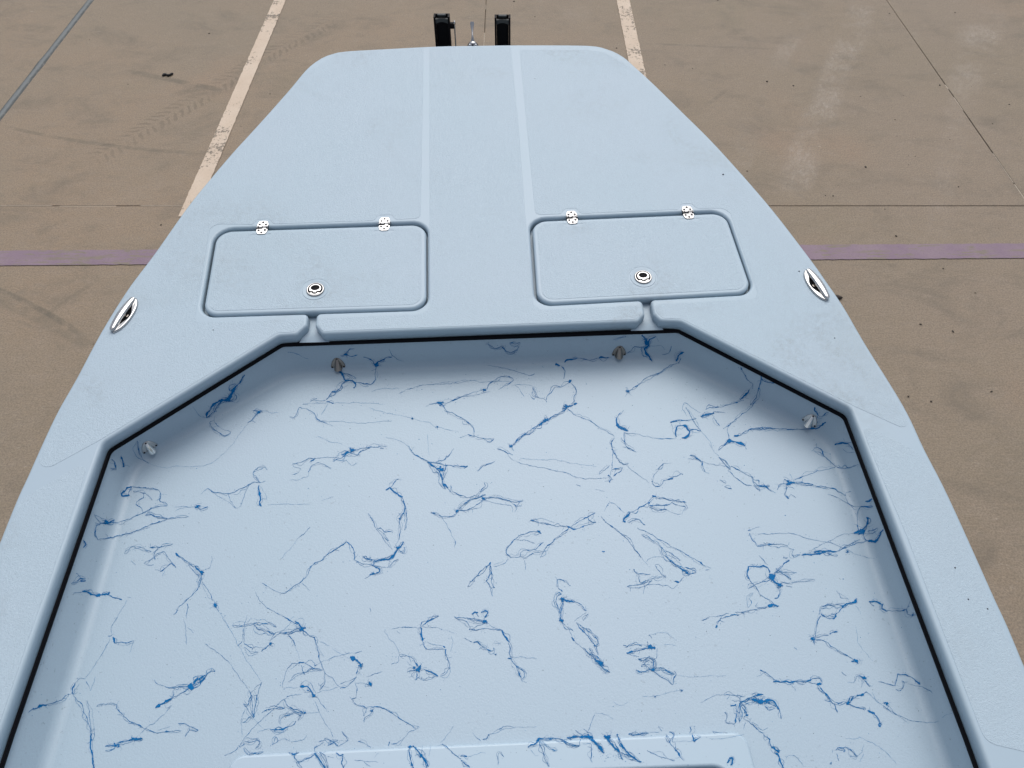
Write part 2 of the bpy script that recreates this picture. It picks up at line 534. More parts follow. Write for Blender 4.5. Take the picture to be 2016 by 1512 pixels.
# grey sealant bead in the wide joint on the left
mb = MB()
random.seed(4)
N = 90
bead = []
for k in range(N + 1):
    y = ys[0] + (ys[-1] - ys[0]) * k / N
    w = 0.030 + random.uniform(-0.005, 0.006)
    bead.append([Vector((XL - w, y, -0.001)), Vector((XL - w * 0.5, y, 0.0035)), Vector((XL, y, 0.0015)), Vector((XL + w * 0.55, y, 0.004)), Vector((XL + w, y, -0.001))])
vv = [p for r in bead for p in r]
ff = [(r * 5 + c, r * 5 + c + 1, (r + 1) * 5 + c + 1, (r + 1) * 5 + c) for r in range(N) for c in range(4)]
mb.add(vv, ff)
o = mb.build('joint_sealant', M_SEAL, ground)

M_FILL = plain('pale_joint_sand', (0.36, 0.31, 0.25), 0.9, 0.0, (60.0, 0.5))
def joint_fill(p0, p1, seed):
    random.seed(seed)
    a, b = Vector(p0), Vector(p1)
    L = (b - a).length; d = (b - a) / L; q = Vector((-d.y, d.x))
    v, f = [], []
    t = 0.0
    while t < L:
        l = random.uniform(0.04, 0.45)
        t1 = min(L, t + l)
        if random.random() < 0.62:
            w = random.uniform(0.0020, 0.0034); z = random.uniform(-0.003, 0.0006)
            i = len(v)
            for c, s in ((t, 1), (t, -1), (t1, -1), (t1, 1)):
                x = a + d * c + q * w * s
                v.append((x.x, x.y, z))
            f.append((i, i + 1, i + 2, i + 3))
        t = t1 + random.uniform(0, 0.1)
    o = link('joint_filler', v, f, M_FILL, ground)
    o['kind'] = 'stuff'
joint_fill((xs[0], J_Y), (XC, J_Y), 2)
joint_fill((XR, ys[1]), (XR, ys[-1]), 6)
joint_fill((XC, J_Y + 0.5), (XC, ys[-1]), 9)

def line_paint(name, col, col2, p0, p1, seed, wear_k, stretch, core=False):
    m, nt, b = new_mat(name)
    n = NT(nt)
    P = n.pos()
    u, v = n.uv(p0, p1)
    cmb = n.nt.nodes.new('ShaderNodeCombineXYZ')
    n.nt.links.new(u, cmb.inputs[0]); n.nt.links.new(v, cmb.inputs[1]); cmb.inputs[2].default_value = seed
    Q = cmb.outputs[0]
    c = n.mix(n.ss(n.noise(Q, 5.0, 5, 0.65), 0.3, 0.7), col, col2)
    c = n.mix(n.ss(n.noise(Q, 90.0, 3, 0.7), 0.45, 0.72, 0, 0.35), c, tuple(k * 0.72 for k in col))
    w1 = n.math('ADD', n.math('MULTIPLY', n.noise(n.scale3(Q, stretch), 34.0, 5, 0.78), 0.62), n.math('MULTIPLY', n.noise(Q, 2.2, 3, 0.6), 0.55))
    wear = n.ss(w1, wear_k, wear_k + 0.035)
    if core:                                             # scraped through along the middle in places
        vv_ = n.math('ADD', v, n.math('MULTIPLY', n.math('SUBTRACT', n.noise(Q, 6.0, 3), 0.5), 0.02))
        run = n.math('MULTIPLY', n.ss(n.math('ABSOLUTE', vv_), 0.002, 0.012, 1.0, 0.0), n.ss(n.noise(n.scale3(Q, (1.3, 0.2, 1.0)), 1.4, 3, 0.6), 0.46, 0.60))
        wear = n.math('MAXIMUM', wear, n.math('MULTIPLY', run, n.ss(n.noise(n.scale3(Q, (0.4, 1.0, 1.0)), 60.0, 3), 0.3, 0.5)))
    c = n.mix(wear, c, n.mix(n.noise(P, 30.0, 4), (0.15, 0.128, 0.10), (0.23, 0.19, 0.15)))
    nt.links.new(c, b.inputs['Base Color'])
    b.inputs['Roughness'].default_value = 0.75
    nt.links.new(n.bump(n.noise(Q, 160.0, 3, 0.7), 0.003, 0.5), b.inputs['Normal'])
    return m

def stripe(p0, p1, w, mat, label, z=0.0, seed=1, ends=True):
    """a painted line with slightly ragged edges lying on the slabs"""
    random.seed(seed)
    a, b = Vector(p0[:2]), Vector(p1[:2])
    d = (b - a).normalized(); nrm = Vector((-d.y, d.x))
    L = (b - a).length
    k = int(L / 0.02)
    verts, faces = [], []
    for i in range(k + 1):
        c = a + d * (L * i / k)
        e0 = w / 2 + noise.noise(Vector((i * 0.4, seed, 0))) * 0.0035 + random.uniform(-0.001, 0.001)
        e1 = w / 2 + noise.noise(Vector((i * 0.4, seed, 9))) * 0.0035 + random.uniform(-0.001, 0.001)
        s0, s1 = c + nrm * e0, c - nrm * e1
        verts += [(s0.x, s0.y, z + 0.004), (s1.x, s1.y, z + 0.004)]
        if i: faces.append((2 * i - 2, 2 * i - 1, 2 * i + 1, 2 * i))
    o = link('painted_line', verts, faces, mat, ground, False)
    o['label'] = label
    return o

la0, la1 = (G(540, 0) + G(563, 0)) / 2, (G(350, 427) + G(386, 427)) / 2
ext = (la0 - la1).normalized()
mat_a = line_paint('cream_line_paint_left', (0.52, 0.415, 0.32), (0.575, 0.475, 0.38), la0, la1, 1.0, 0.635, (1.0, 1.0, 1.0))
stripe(la0 + ext * 3.0, la1, 0.098, mat_a, 'cream parking line left of the bow', seed=3)
rb0, rb1 = (G(1213, 0) + G(1240, 0)) / 2, (G(1240, 140) + G(1271, 140)) / 2
ext = (rb0 - rb1).normalized()
mat_b = line_paint('cream_line_paint_right', (0.52, 0.415, 0.32), (0.575, 0.475, 0.38), rb0, rb1, 5.0, 0.612, (1.0, 1.0, 1.0))
stripe(rb0 + ext * 3.0, rb1 - ext * 1.55, 0.105, mat_b, 'cream parking line right of the bow', seed=5)
pl0, pl1 = G(-700, 514), G(2760, 489)
mat_p = line_paint('faded_purple_line_paint', (0.200, 0.140, 0.188), (0.232, 0.172, 0.205), pl0, pl1, 9.0, 0.615, (0.25, 1.6, 1.0), True)
stripe(pl0, pl1, (G(1000, 488) - G(1000, 517)).length, mat_p, 'faded purple line across the slabs', seed=8)

# grit and little stones: too many and too small to count
random.seed(21)
mb = MB()
def stone(x, y, r, z=0.0):
    bm = bmesh.new()
    bmesh.ops.create_icosphere(bm, subdivisions=1, radius=1.0)
    a = random.uniform(0, 6.28)
    sx, sy = r * random.uniform(0.7, 1.5), r * random.uniform(0.6, 1.0)
    for v in bm.verts:
        q = v.co * random.uniform(0.75, 1.15)
        v.co = Vector((x + q.x * sx * math.cos(a) - q.y * sy * math.sin(a), y + q.x * sx * math.sin(a) + q.y * sy * math.cos(a), z + q.z * r * 0.45 + r * 0.3))
    bm.verts.index_update()
    mb.add([v.co for v in bm.verts], [[v.index for v in f.verts] for f in bm.faces], False)
    bm.free()
for px, py, r in ((1850, 168, 7), (1880, 25, 7), (1751, 27, 6), (1704, 329, 7), (1764, 465, 8), (1510, 161, 8), (1562, 169, 6), (1363, 135, 5), (1309, 128, 4), (1413, 1, 6), (1214, 95, 7), (1224, 9, 6), (1012, 3, 7), (1053, 33, 5),
                  (1954, 244, 5), (1987, 206, 5), (1762, 236, 4), (1640, 386, 5), (1742, 412, 4), (1812, 639, 8), (1876, 653, 6), (1471, 337, 5), (1788, 307, 4), (1802, 308, 4), (1887, 368, 4), (1694, 190, 4), (1804, 127, 3), (412, 66, 6), (317, 443, 6), (252, 166, 4),
                  (31, 188, 3), (490, 167, 6), (532, 185, 5), (176, 78, 4), (1952, 771, 7), (1833, 791, 6), (1788, 781, 6), (1625, 385, 4), (1870, 275, 4), (1650, 365, 3), (1857, 529, 5), (1920, 577, 4)):
    g = G(px, py)
    stone(g.x, g.y, 0.0011 * r)
for _ in range(260):
    g = G(random.uniform(-150, 2150), 900 * random.random() ** 1.3)
    stone(g.x, g.y, random.choice((0.0014, 0.002, 0.002, 0.003)))
o = mb.build('gravel_grit', plain('grit_stone', (0.045, 0.037, 0.03), 0.85), None)
tag(o, kind='stuff', label='dark grit and small stones scattered over the concrete', category='grit')

# scrap of rubber on the left bay
a, b_ = G(320, 151), G(341, 147)
mb = MB()
pts = [a.lerp(b_, t) + Vector((0, 0.012 * math.sin(t * 7), 0.008)) for t in [i / 10 for i in range(11)]]
mb.tube(pts, [0.004, 0.009, 0.010, 0.008, 0.006, 0.007, 0.009, 0.008, 0.007, 0.008, 0.003], 8)
o = mb.build('rubber_scrap', M_TYRE, None)
tag(o, label='small black scrap of rubber lying left of the cream line', category='rubber scrap')
g = G(1656, 588)
mb = MB()
mb.tube([g + Vector((-0.05, 0.01, 0.006)), g + Vector((-0.02, 0, 0.008)), g + Vector((0.005, 0.003, 0.006))], [0.012, 0.014, 0.004], 8)
o = mb.build('dead_leaf', plain('dead_leaf_brown', (0.045, 0.035, 0.028), 0.8), None)
tag(o, label='dark shrivelled leaf on the concrete beside the right cleat', category='leaf')

# ------------------------------------------------------------------ boat: outlines
boat = empty('flats_boat')
boat.matrix_world = BOAT
tag(boat, label='pale blue open skiff seen from above its cockpit, bow on a trailer', category='boat')

left_edge = [(0, 1070), (59.5, 930), (110, 820), (152, 745), (200, 655), (253, 570), (304, 502), (369, 410), (420, 347), (460.5, 299.7), (501, 255.5), (541.5, 210.5), (576, 171), (593, 150), (610, 132), (633, 116), (655, 107.5), (682, 102.5)]
bow_edge = [(760, 98), (857, 93), (930, 91.5), (1005, 90.5), (1100, 90.5)]
right_edge = [(1160, 91.5), (1185, 95), (1206, 102), (1228, 114), (1250, 133), (1290, 170), (1344, 223), (1411, 290), (1511, 403), (1594, 510), (1626, 555), (1660, 604.6), (1704, 680), (1778, 800), (1820, 887), (1867, 979), (1952, 1167), (2016, 1313)]
RIM_Z = -0.006
outer_l = Ds(left_edge, RIM_Z)
outer_r = Ds(right_edge, RIM_Z)
LB = -2.5                                            # stern, boat coordinates
def aft_end(p, q, y, k):                              # carry a side on towards the stern, easing parallel
    d = (p - q); s = d.x / d.y
    mid = Vector((p.x + s * 0.6 * (y * 0.45 - p.y), p.y + (y - p.y) * 0.45))
    return [mid, Vector((mid.x + s * k * (y - mid.y), y))]
al = aft_end(outer_l[0], outer_l[1], LB, 0.15)
ar = aft_end(outer_r[-1], outer_r[-2], LB, 0.15)
pts_all = [al[1], al[0]] + outer_l + Ds(bow_edge, RIM_Z) + outer_r + [ar[0], ar[1]]
OUT = smooth_open(pts_all, 0.025)

def line_isect(a, b, c, d):
    r, s = b - a, d - c
    t = ((c.x - a.x) * s.y - (c.y - a.y) * s.x) / (r.x * s.y - r.y * s.x)
    return a + r * t

# hatch lids (top outlines)
lidL = Ds([(427, 455), (839, 441), (839.5, 607), (398, 621)])
lidR = Ds([(1047, 435), (1428, 418.5), (1482.5, 576), (1058.5, 599)])
LID_R = 0.052
def well_of(lid):                                      # deck opening round a lid: TL, TR, BR, BL
    g, gf = 0.005, 0.0115
    def push(a, b, d):                                 # edge a-b moved outward by d (clockwise order)
        e = (b - a).normalized(); nn = Vector((-e.y, e.x))
        return a + nn * d, b + nn * d
    ed = [push(lid[0], lid[1], gf), push(lid[1], lid[2], g), push(lid[2], lid[3], g), push(lid[3], lid[0], g + 0.003)]
    return [line_isect(*ed[3], *ed[0]), line_isect(*ed[0], *ed[1]), line_isect(*ed[1], *ed[2]), line_isect(*ed[2], *ed[3])]
wellL, wellR = well_of(lidL), well_of(lidR)

# cockpit opening (top edge)
cutL = Ds([(0, 1440), (201, 872), (548, 661)])
cutR = Ds([(1340, 633), (1675, 804), (1924, 1450)])
def ext_aft(p, q, y):
    s = (p.x - q.x) / (p.y - q.y)
    return Vector((p.x + s * 0.5 * (y - p.y), y))
CB = LB + 0.55
aL, aR = ext_aft(cutL[0], cutL[1], CB), ext_aft(cutR[2], cutR[1], CB)
frontL, frontR = D(583, 659), D(1300, 631.5)
def on(a, b, t): return a + (b - a) * t
bl, br = wellL[3], wellL[2]
def at_x(a, b, px_top):                                # point of well bottom edge seen at photo column px
    best = min((on(a, b, i / 400) for i in range(401)), key=lambda p: abs(p.x - px_top.x))
    return best
nL0, nL1 = at_x(wellL[3], wellL[2], D(606, 622)), at_x(wellL[3], wellL[2], D(622, 622))
nR0, nR1 = at_x(wellR[3], wellR[2], D(1267.5, 602)), at_x(wellR[3], wellR[2], D(1282.5, 601))
hole_pts = [(aL, 0.15), (cutL[0], 0), (cutL[1], 0.03), (cutL[2], 0.03),
            (frontL, 0.018), (D(604, 640), 0.016), (nL0, 0.016),
            (wellL[3], LID_R), (wellL[0], LID_R + 0.01), (wellL[1], LID_R + 0.004), (wellL[2], LID_R),
            (nL1, 0.016), (D(620, 640), 0.016), (D(634, 657.5), 0.018),
            (D(1256, 633.5), 0.018), (D(1270, 618.5), 0.016), (nR0, 0.016),
            (wellR[3], LID_R), (wellR[0], LID_R + 0.004), (wellR[1], LID_R + 0.01), (wellR[2], LID_R),
            (nR1, 0.016), (D(1286.5, 618), 0.016), (frontR, 0.018),
            (cutR[0], 0.03), (cutR[1], 0.03), (cutR[2], 0), (aR, 0.15)]
HOLE = fillet([p for p, r in hole_pts], [r for p, r in hole_pts], 8)
OPEN_PTS = [aL, cutL[0], cutL[1], cutL[2], cutR[0], cutR[1], cutR[2], aR]
OPEN = fillet(OPEN_PTS, [0.15, 0, 0.03, 0.03, 0.03, 0.03, 0, 0.15], 8)

DECK_T = 0.038
deck = plate('deck', [OUT, HOLE], 0.0, DECK_T, 0.0098, M_GEL, boat, seg=5, bev_outer=0.008)
# the drain gutter floor under both lids
tray_pts = [offset(fillet(wellL, LID_R, 6), 0.004), offset(fillet(wellR, LID_R, 6), 0.004)]
for w, na, nb, fa, fb in ((tray_pts[0], nL0, nL1, D(596, 655), D(628, 654)), (tray_pts[1], nR0, nR1, D(1262, 629), D(1295, 628))):
    plate('drain_gutter', [w], -0.031, 0.012, 0.001, M_GEL, deck, seg=1)
    # runnel from the gutter to the cockpit lip
    dl = (nb - na).normalized() * 0.004
    f1, f2 = on(na, fa, 1.0), on(nb, fb, 1.0)
    v = [(na.x - dl.x, na.y + 0.01, -0.0285), (nb.x + dl.x, nb.y + 0.01, -0.0285)]
    m0, m1 = on(na, fa, 0.62), on(nb, fb, 0.62)
    v += [(na.x - dl.x, m0.y, -0.0300), (nb.x + dl.x, m1.y, -0.0295)]
    a_, b2 = D(584 if na is nL0 else 1244, 655 if na is nL0 else 632), D(644 if na is nL0 else 1310, 655 if na is nL0 else 632)
    yy = on(cutL[2], cutR[0], 0.07 if na is nL0 else 0.93).y - 0.0005
    a3, b3 = Vector(v[2][:2]).lerp(Vector((a_.x, yy)), 0.6), Vector(v[3][:2]).lerp(Vector((b2.x, yy)), 0.6)
    v += [(a3.x, a3.y, -0.0315), (b3.x, b3.y, -0.0315)]
    v += [(a_.x, yy, -0.0382), (b2.x, yy, -0.0382)]
    link('drain_runnel', v, [(0, 2, 3, 1), (2, 4, 5, 3), (4, 6, 7, 5)], M_GEL, deck, True)

# black rubber edging under the cockpit lip
lip_in, lip_out = offset(OPEN, -0.0045), offset(OPEN, 0.012)
rings = [[(p.x, p.y, z) for p in lp] for lp, z in ((lip_out, -DECK_T - 0.0005), (offset(OPEN, -0.003), -DECK_T - 0.0005), (lip_in, -DECK_T - 0.002), (lip_in, -DECK_T - 0.013), (offset(OPEN, -0.003), -DECK_T - 0.015), (lip_out, -DECK_T - 0.015))]
mb = MB()
mb.loft([[Vector(p) for p in r] for r in rings + [rings[0]]], cap=False)
mb.build('edge_trim', M_RUBBER, boat)

# non-skid panels, a hair proud of the smooth deck
PZ, PT = 0.0007, 0.0012
RIM_IN = offset(OUT, -0.012)
def hug(p):                                          # points meant to run beside the hull edge follow it exactly
    q = min(RIM_IN, key=lambda c: (c - p).length_squared)
    return q.copy() if (q - p).length < 0.026 else p
def panel(pts, rad=0.02, parent=deck, holes=()):
    return plate('nonskid_panel', [fillet([hug(q) for q in Ds(pts)], rad, 6)] + list(holes), PZ, PT, 0.0004, M_SKID, parent, seg=1, bottom=False)
panel([(834, 100), (682, 110), (657, 114), (638, 123), (618, 138), (584, 177), (549, 216), (508, 261), (428, 352), (377, 415), (312, 508), (263, 574), (211, 658), (163, 748), (121, 826), (64, 946),
       (196, 867), (546, 655.5), (581, 653.5), (597, 637), (599, 628), (388, 635), (384, 622), (413, 450), (428, 441),
       (498, 442), (507, 432), (530, 431), (539, 441), (736, 434.5), (745, 424), (771, 423), (779, 432.5), (828, 430)],
      [.01, .03, .03, .03, .03, .05, .1, .1, .1, .1, .1, .1, .1, .1, .1, .03, .02, .02, .02, .02, .01, .03, .02, .03, .03, .012, .012, .012, .012, .012, .012, .012, .012, .02])
panel([(849, 99), (1007.5, 97.5), (1021, 254), (1036, 447), (1050, 600), (1064, 610), (1261, 601), (1263, 617), (1252, 629), (636, 652.5), (627, 641), (628, 627), (832, 618), (847, 606), (846, 452)],
      [.01, .01, 0, 0, .03, .03, .012, .02, .02, .02, .02, .012, .03, .03, 0])
panel([(1023, 98), (1165, 99), (1190, 104), (1212, 115), (1242, 140), (1284, 177), (1337, 229), (1403, 296), (1502, 408), (1584, 517), (1617, 562), (1650, 612), (1695, 688), (1768, 806), (1792, 857),
       (1684, 801), (1342, 628), (1304, 626.5), (1292, 614), (1289.5, 599.5), (1488, 588.5), (1491, 575), (1438, 420), (1424, 410), (1372, 410.5), (1361, 400.5), (1341, 401.5), (1335, 412.5),
       (1144, 420.5), (1134, 410), (1112, 411), (1104, 421.5), (1054, 423)],
      [.01, .03, .03, .03, .05, .1, .1, .1, .1, .1, .1, .1, .1, .1, .03, .02, .02, .02, .02, .01, .03, .02, .03, .03, .012, .012, .012, .012, .012, .012, .012, .012, .02])
panel([(176, 905), (44, 981), (16, 1052), (-130, 1390), (-260, 1740), (-150, 1760), (-6, 1440), (72, 1212), (91, 1163), (160, 957)], [.03, .03, .2, 0, .03, .03, 0, 0, 0, 0])
panel([(1696, 834), (1790, 880), (1812, 905), (1858, 986), (1942, 1170), (2040, 1392), (2080, 1500), (1940, 1462), (1785, 1055), (1708, 872)], [.03, .03, .05, .1, .1, 0, .03, .03, 0, .02])

# smooth pad lines on the hull edge stay part of the deck; add two tiny specks of debris on it
# ------------------------------------------------------------------ hatch lids with hinges and latches
def hinge_at(px, py, axis, parent, screw_mat, metal):
    """six-screw butt hinge, knuckle along `axis` (boat coordinates)"""
    c = D(px, py)
    ang = math.atan2(axis.y, axis.x)
    T = Matrix.Translation((c.x, c.y, 0.0012)) @ Matrix.Rotation(ang, 4, 'Z')
    h = empty('hinge', parent)
    def leaf(sign):
        pts = [(-0.0185, 0.0066), (0.0185, 0.0066), (0.0185, 0.016), (0.0145, 0.028), (0.008, 0.031), (-0.008, 0.031), (-0.0145, 0.028), (-0.0185, 0.016)]
        lp = [Vector((x, y * sign)) for x, y in pts]
        if sign < 0: lp = lp[::-1]
        lp = [(T @ Vector((q.x, q.y, 0))).to_2d() for q in fillet(lp, 0.003, 3)]
        return lp
    parts = []
    top = MB()
    for s in (1, -1):
        lp = leaf(s)
        o = plate('hinge_leaf', [lp], 0.0034, 0.0026, 0.0008, metal, parent, seg=2)
        parts.append(o)
    # knuckles: three interleaved barrels with dark slots between
    kn = MB()
    for x0, x1 in ((-0.0185, -0.0135), (-0.0105, -0.0008), (0.002, 0.0125), (0.0145, 0.0185)):
        kn.tube([T @ Vector((x0, 0, 0.0030)), T @ Vector((x1, 0, 0.0030))], 0.0032, 10)
    kn.box(-0.0056, 0.0050, 0.0022, 0.0096, 0.0075, 0.0022, 0.0, T)
    kn.box(0.0072, -0.0050, 0.0022, 0.0104, 0.0075, 0.0022, 0.0, T)
    kn.build('hinge_knuckle', metal, parent)
    gp = MB()
    gp.box(0, 0, 0.0006, 0.0385, 0.0155, 0.0022, 0.0, T)
    gp.build('hinge_gap', M_HOLE, parent)  # black block added as the shade between leaves and knuckles
    for s in (1, -1):
        for x, y in ((-0.0105, 0.0135), (0.0105, 0.0135), (0.0, 0.0235)):
            sc = MB()
            m2 = T @ Matrix.Translation((x, y * s, 0.0023))
            sc.lathe([(0.0043, 0.0), (0.0043, 0.0003), (0.003, 0.0007), (0.0006, 0.0005)], 12, m2)
            sc.build('hinge_screw', screw_mat, parent)
    bpy.data.objects.remove(h)

def latch_at(px, py, ang, parent):
    """round flush pull latch: bevelled ring, lift handle with dark finger hole, pivot tongue"""
    c = D(px, py)
    T = Matrix.Translation((c.x, c.y, 0.0012)) @ Matrix.Rotation(ang, 4, 'Z')
    ring = MB()
    ring.lathe([(0.0, 0.0), (0.0285, 0.0), (0.0285, 0.0012), (0.0268, 0.0036), (0.0236, 0.0044), (0.0230, 0.0028), (0.0, 0.0028)], 48, T)
    ring.build('latch_bezel', M_LATCH, parent)
    # handle plate: a disc cut flat at the bottom, with a tongue
    out = []
    for k in range(0, 41):
        a = math.radians(-32 + 244 * k / 40)
        out.append(Vector((0.0188 * math.cos(a), 0.0012 + 0.0188 * math.sin(a))))
    out += [Vector((-0.005, -0.0098)), Vector((-0.0045, -0.0150)), Vector((0.0, -0.0162)), Vector((0.0045, -0.0150)), Vector((0.005, -0.0098))]
    hl = [Vector((0.0138 * math.cos(2 * math.pi * k / 28), 0.0050 + 0.0108 * math.sin(2 * math.pi * k / 28))) for k in range(28)]
    tr = lambda lp: [(T @ Vector((q.x, q.y, 0))).to_2d() for q in lp]
    plate('latch_handle', [tr(out), tr(hl)], 0.0062, 0.0022, 0.0006, M_LATCH, parent, seg=2)
    gap = MB()
    gap.lathe([(0.0, 0.00295), (0.0229, 0.00295), (0.0229, 0.0031), (0.0, 0.0031)], 40, T)
    gap.build('latch_recess', M_HOLE, parent)
    seat = [Vector((q.x * 1.0, q.y)) for q in [Vector((0.0228 * math.cos(math.radians(a)), 0.0228 * math.sin(math.radians(a)))) for a in range(219, 322, 6)]]
    cres = seat + [Vector((0.0080, -0.0138)), Vector((0.0072, -0.0180)), Vector((0.0, -0.0200)), Vector((-0.0072, -0.0180)), Vector((-0.0080, -0.0138))]
    plate('latch_seat', [tr(cres)], 0.0052, 0.0018, 0.0005, M_LATCH, parent, seg=2)
    bt = MB()
    bt.lathe([(0.0026, 0.0052), (0.0026, 0.0066), (0.0018, 0.0074), (0.0003, 0.0076)], 14, T @ Matrix.Translation((0, -0.0148, 0)))
    bt.build('latch_pivot', M_CHROME, parent)

for lid, hinges, latch, lab in ((lidL, ((517, 449), (757, 442)), (621, 571), 'left hatch lid'), (lidR, ((1126, 429), (1354, 419)), (1266, 546.5), 'right hatch lid')):
    lid_o = plate('hatch_lid', [fillet(lid, LID_R, 10)], 0.0004, 0.027, 0.0098, M_GEL, boat, seg=6)
    axis = (lid[1] - lid[0]).normalized()
    lc = D(*latch)
    ins = offset(fillet(lid, LID_R, 10), -0.016)
    ring = [Vector((lc.x + 0.046 * math.cos(2 * math.pi * k / 40), lc.y + 0.046 * math.sin(2 * math.pi * k / 40))) for k in range(40)]
    # pads left smooth round the hinges
    pads = []
    for hx, hy in hinges:
        hc = D(hx, hy)
        nrm = Vector((axis.y, -axis.x))
        q = [hc + axis * -0.036 + nrm * 0.0285, hc + axis * 0.036 + nrm * 0.0285, hc + axis * 0.030 + nrm * 0.040, hc + axis * -0.030 + nrm * 0.040]
        pads.append(fillet(q, 0.006, 3))
    plate('nonskid_panel', [ins, ring] + pads, PZ + 0.0004, PT, 0.0004, M_SKID, lid_o, seg=1, bottom=False)
    # a faint moulded ring round the latch
    rr = MB()
    rr.lathe([(0.0, 0.0005), (0.041, 0.0005), (0.041, 0.0010), (0.0395, 0.0014), (0.038, 0.0010), (0.0, 0.0010)], 48, Matrix.Translation((lc.x, lc.y, 0)))
    rr.build('latch_pad', M_GEL, lid_o)
    for hx, hy in hinges:
        hinge_at(hx, hy, axis, lid_o, M_SCREW, M_CHROME if lid is lidL else M_CHROME_SHADED)  # right hinges get the steel with shade in its colour
    latch_at(latch[0], latch[1], math.atan2(axis.y, axis.x), lid_o)

# ------------------------------------------------------------------ pull-up cleats
def cleat(a, b, label):
    """boat-shaped folding cleat, closed: base rim with a finger scoop inboard and a tapered horn bar outboard"""
    pa, pb = D(*a), D(*b)
    L = (pb - pa).length / 2
    mid = (pa + pb) / 2
    ang = math.atan2(pb.y - pa.y, pb.x - pa.x)
    inb = 1.0 if (Vector((0, 0.0)) - mid).dot(Vector((-math.sin(ang), math.cos(ang)))) > 0 else -1.0
    T = Matrix.Translation((mid.x, mid.y, 0.0005)) @ Matrix.Rotation(ang, 4, 'Z') @ Matrix.Scale(inb, 4, (0, 1, 0))
    root = empty('cleat', boat)
    root['label'] = label
    Wd = 0.0235
    def prof(t, w, l):                                   # lens outline half-width at t in -1..1
        return w * (1 - abs(t) ** 2.3) + 0.0055 * (1 - abs(t) ** 8)
    def lens(w, l, n=26, ylo=None):
        up_ = [Vector((l * t, prof(t, w, l))) for t in [math.sin(math.pi / 2 * (-1 + 2 * i / n)) for i in range(n + 1)]]
        dn = [Vector((l * t, -prof(t, w, l))) for t in [math.sin(math.pi / 2 * (1 - 2 * i / n)) for i in range(1, n)]]
        return up_ + dn
    tr = lambda lp: [(T @ Vector((q.x, q.y, 0))).to_2d() for q in lp]
    base_out = tr(lens(Wd - 0.0055, L))
    scoop = []
    n = 22
    for i in range(n + 1):
        t = -0.54 + 1.08 * i / n
        scoop.append(Vector((L * t, 0.0015 + 0.0135 * max(0.0, math.cos(t / 0.54 * math.pi / 2)) ** 1.3)))
    scoop_l = scoop + [Vector((L * 0.5, -0.004)), Vector((-L * 0.5, -0.004))]
    plate('cleat_base', [base_out, tr(scoop_l)], 0.0075, 0.0075, 0.0045, M_CHROME, root, seg=4)
    plate('cleat_well', [offset(base_out, -0.006)], 0.0012, 0.002, 0.0003, M_HOLE, root, seg=1)
    # the horn: slender lozenge along the outboard side, its own raised body
    mb = MB()
    rings = []
    K = 24
    for i in range(K + 1):
        t = -0.94 + 1.88 * i / K
        hw = 0.0066 + 0.0056 * (1 - t * t)
        hz = 0.0062 + 0.0042 * (1 - t * t)
        if abs(t) > 0.88: 
            hw *= 0.72; hz *= 0.85
        yc = -0.0052 - 0.0040 * (1 - t * t)
        ring = []
        for k in range(12):
            a_ = 2 * math.pi * k / 12
            ca, sa = math.cos(a_), math.sin(a_)
            ring.append(T @ Vector((L * t, yc + hw * math.copysign(abs(ca) ** 0.6, ca), 0.0068 + hz * math.copysign(abs(sa) ** 0.6, sa))))
        rings.append(ring)
    mb.loft(rings)
    mb.build('cleat_horn', M_CHROME, root)
    mb = MB()
    mb.tube([T @ Vector((-0.004, 0.007, 0.0015)), T @ Vector((0.004, 0.008, 0.0015))], 0.003, 10)
    mb.build('cleat_pin', M_DULL, root)
cleat((224, 657), (270, 589), 'left cleat')
cleat((1626, 594), (1584, 533), 'right cleat')

# ------------------------------------------------------------------ cockpit liner
SOLE = -0.150
LTOP = -DECK_T - 0.010
base_px = [(60, 1600), (120, 1400), (180, 1200), (236, 1000), (262, 912), (297, 881), (420, 808), (574, 729), (985, 713), (1318, 699), (1459, 776), (1590, 838), (1640, 868), (1690, 1000), (1748, 1200), (1822, 1400), (1900, 1600)]
base_l = Ds(base_px, SOLE)
# keep only corner points: aft-left, L, FL, FR, R, aft-right
LB_pts = [base_l[0], base_l[4], base_l[7], base_l[9], base_l[12], base_l[16]]
s0 = (LB_pts[0] - LB_pts[1]); LB_pts[0] = Vector((LB_pts[0].x + s0.x / s0.y * 0.4 * (CB - LB_pts[0].y), CB - 0.06))
s1 = (LB_pts[5] - LB_pts[4]); LB_pts[5] = Vector((LB_pts[5].x + s1.x / s1.y * 0.4 * (CB - LB_pts[5].y), CB - 0.06))
mid_al, mid_ar = base_l[0], base_l[16]
base_c = [LB_pts[0], mid_al, LB_pts[1], LB_pts[2], LB_pts[3], LB_pts[4], mid_ar, LB_pts[5]]
top_o = offset(OPEN_PTS, 0.008)
def ring_pts(c, radii, per=26):
    """same number of points on every side so rings can be lofted; corners rounded"""
    n = len(c)
    res = []
    for i in range(n):
        a, b = c[i], c[(i + 1) % n]
        ra, rb = radii[i], radii[(i + 1) % n]
        res += [a + (b - a) * (j / per) for j in range(per)]
    # soften corners by local averaging
    m = len(res)
    for it in range(int(radii[0])):
        res = [(res[i - 1] + res[i] * 2 + res[(i + 1) % m]) / 4 for i in range(m)]
    return res
PER = 40
R_top = ring_pts(top_o, [2] * 8, PER)
R_base = ring_pts(base_c, [14] * 8, PER)
inner_c = offset(base_c, -0.024)
R_in = ring_pts(inner_c, [16] * 8, PER)
lv, lf = [], []
NR = len(R_top)
rows = []
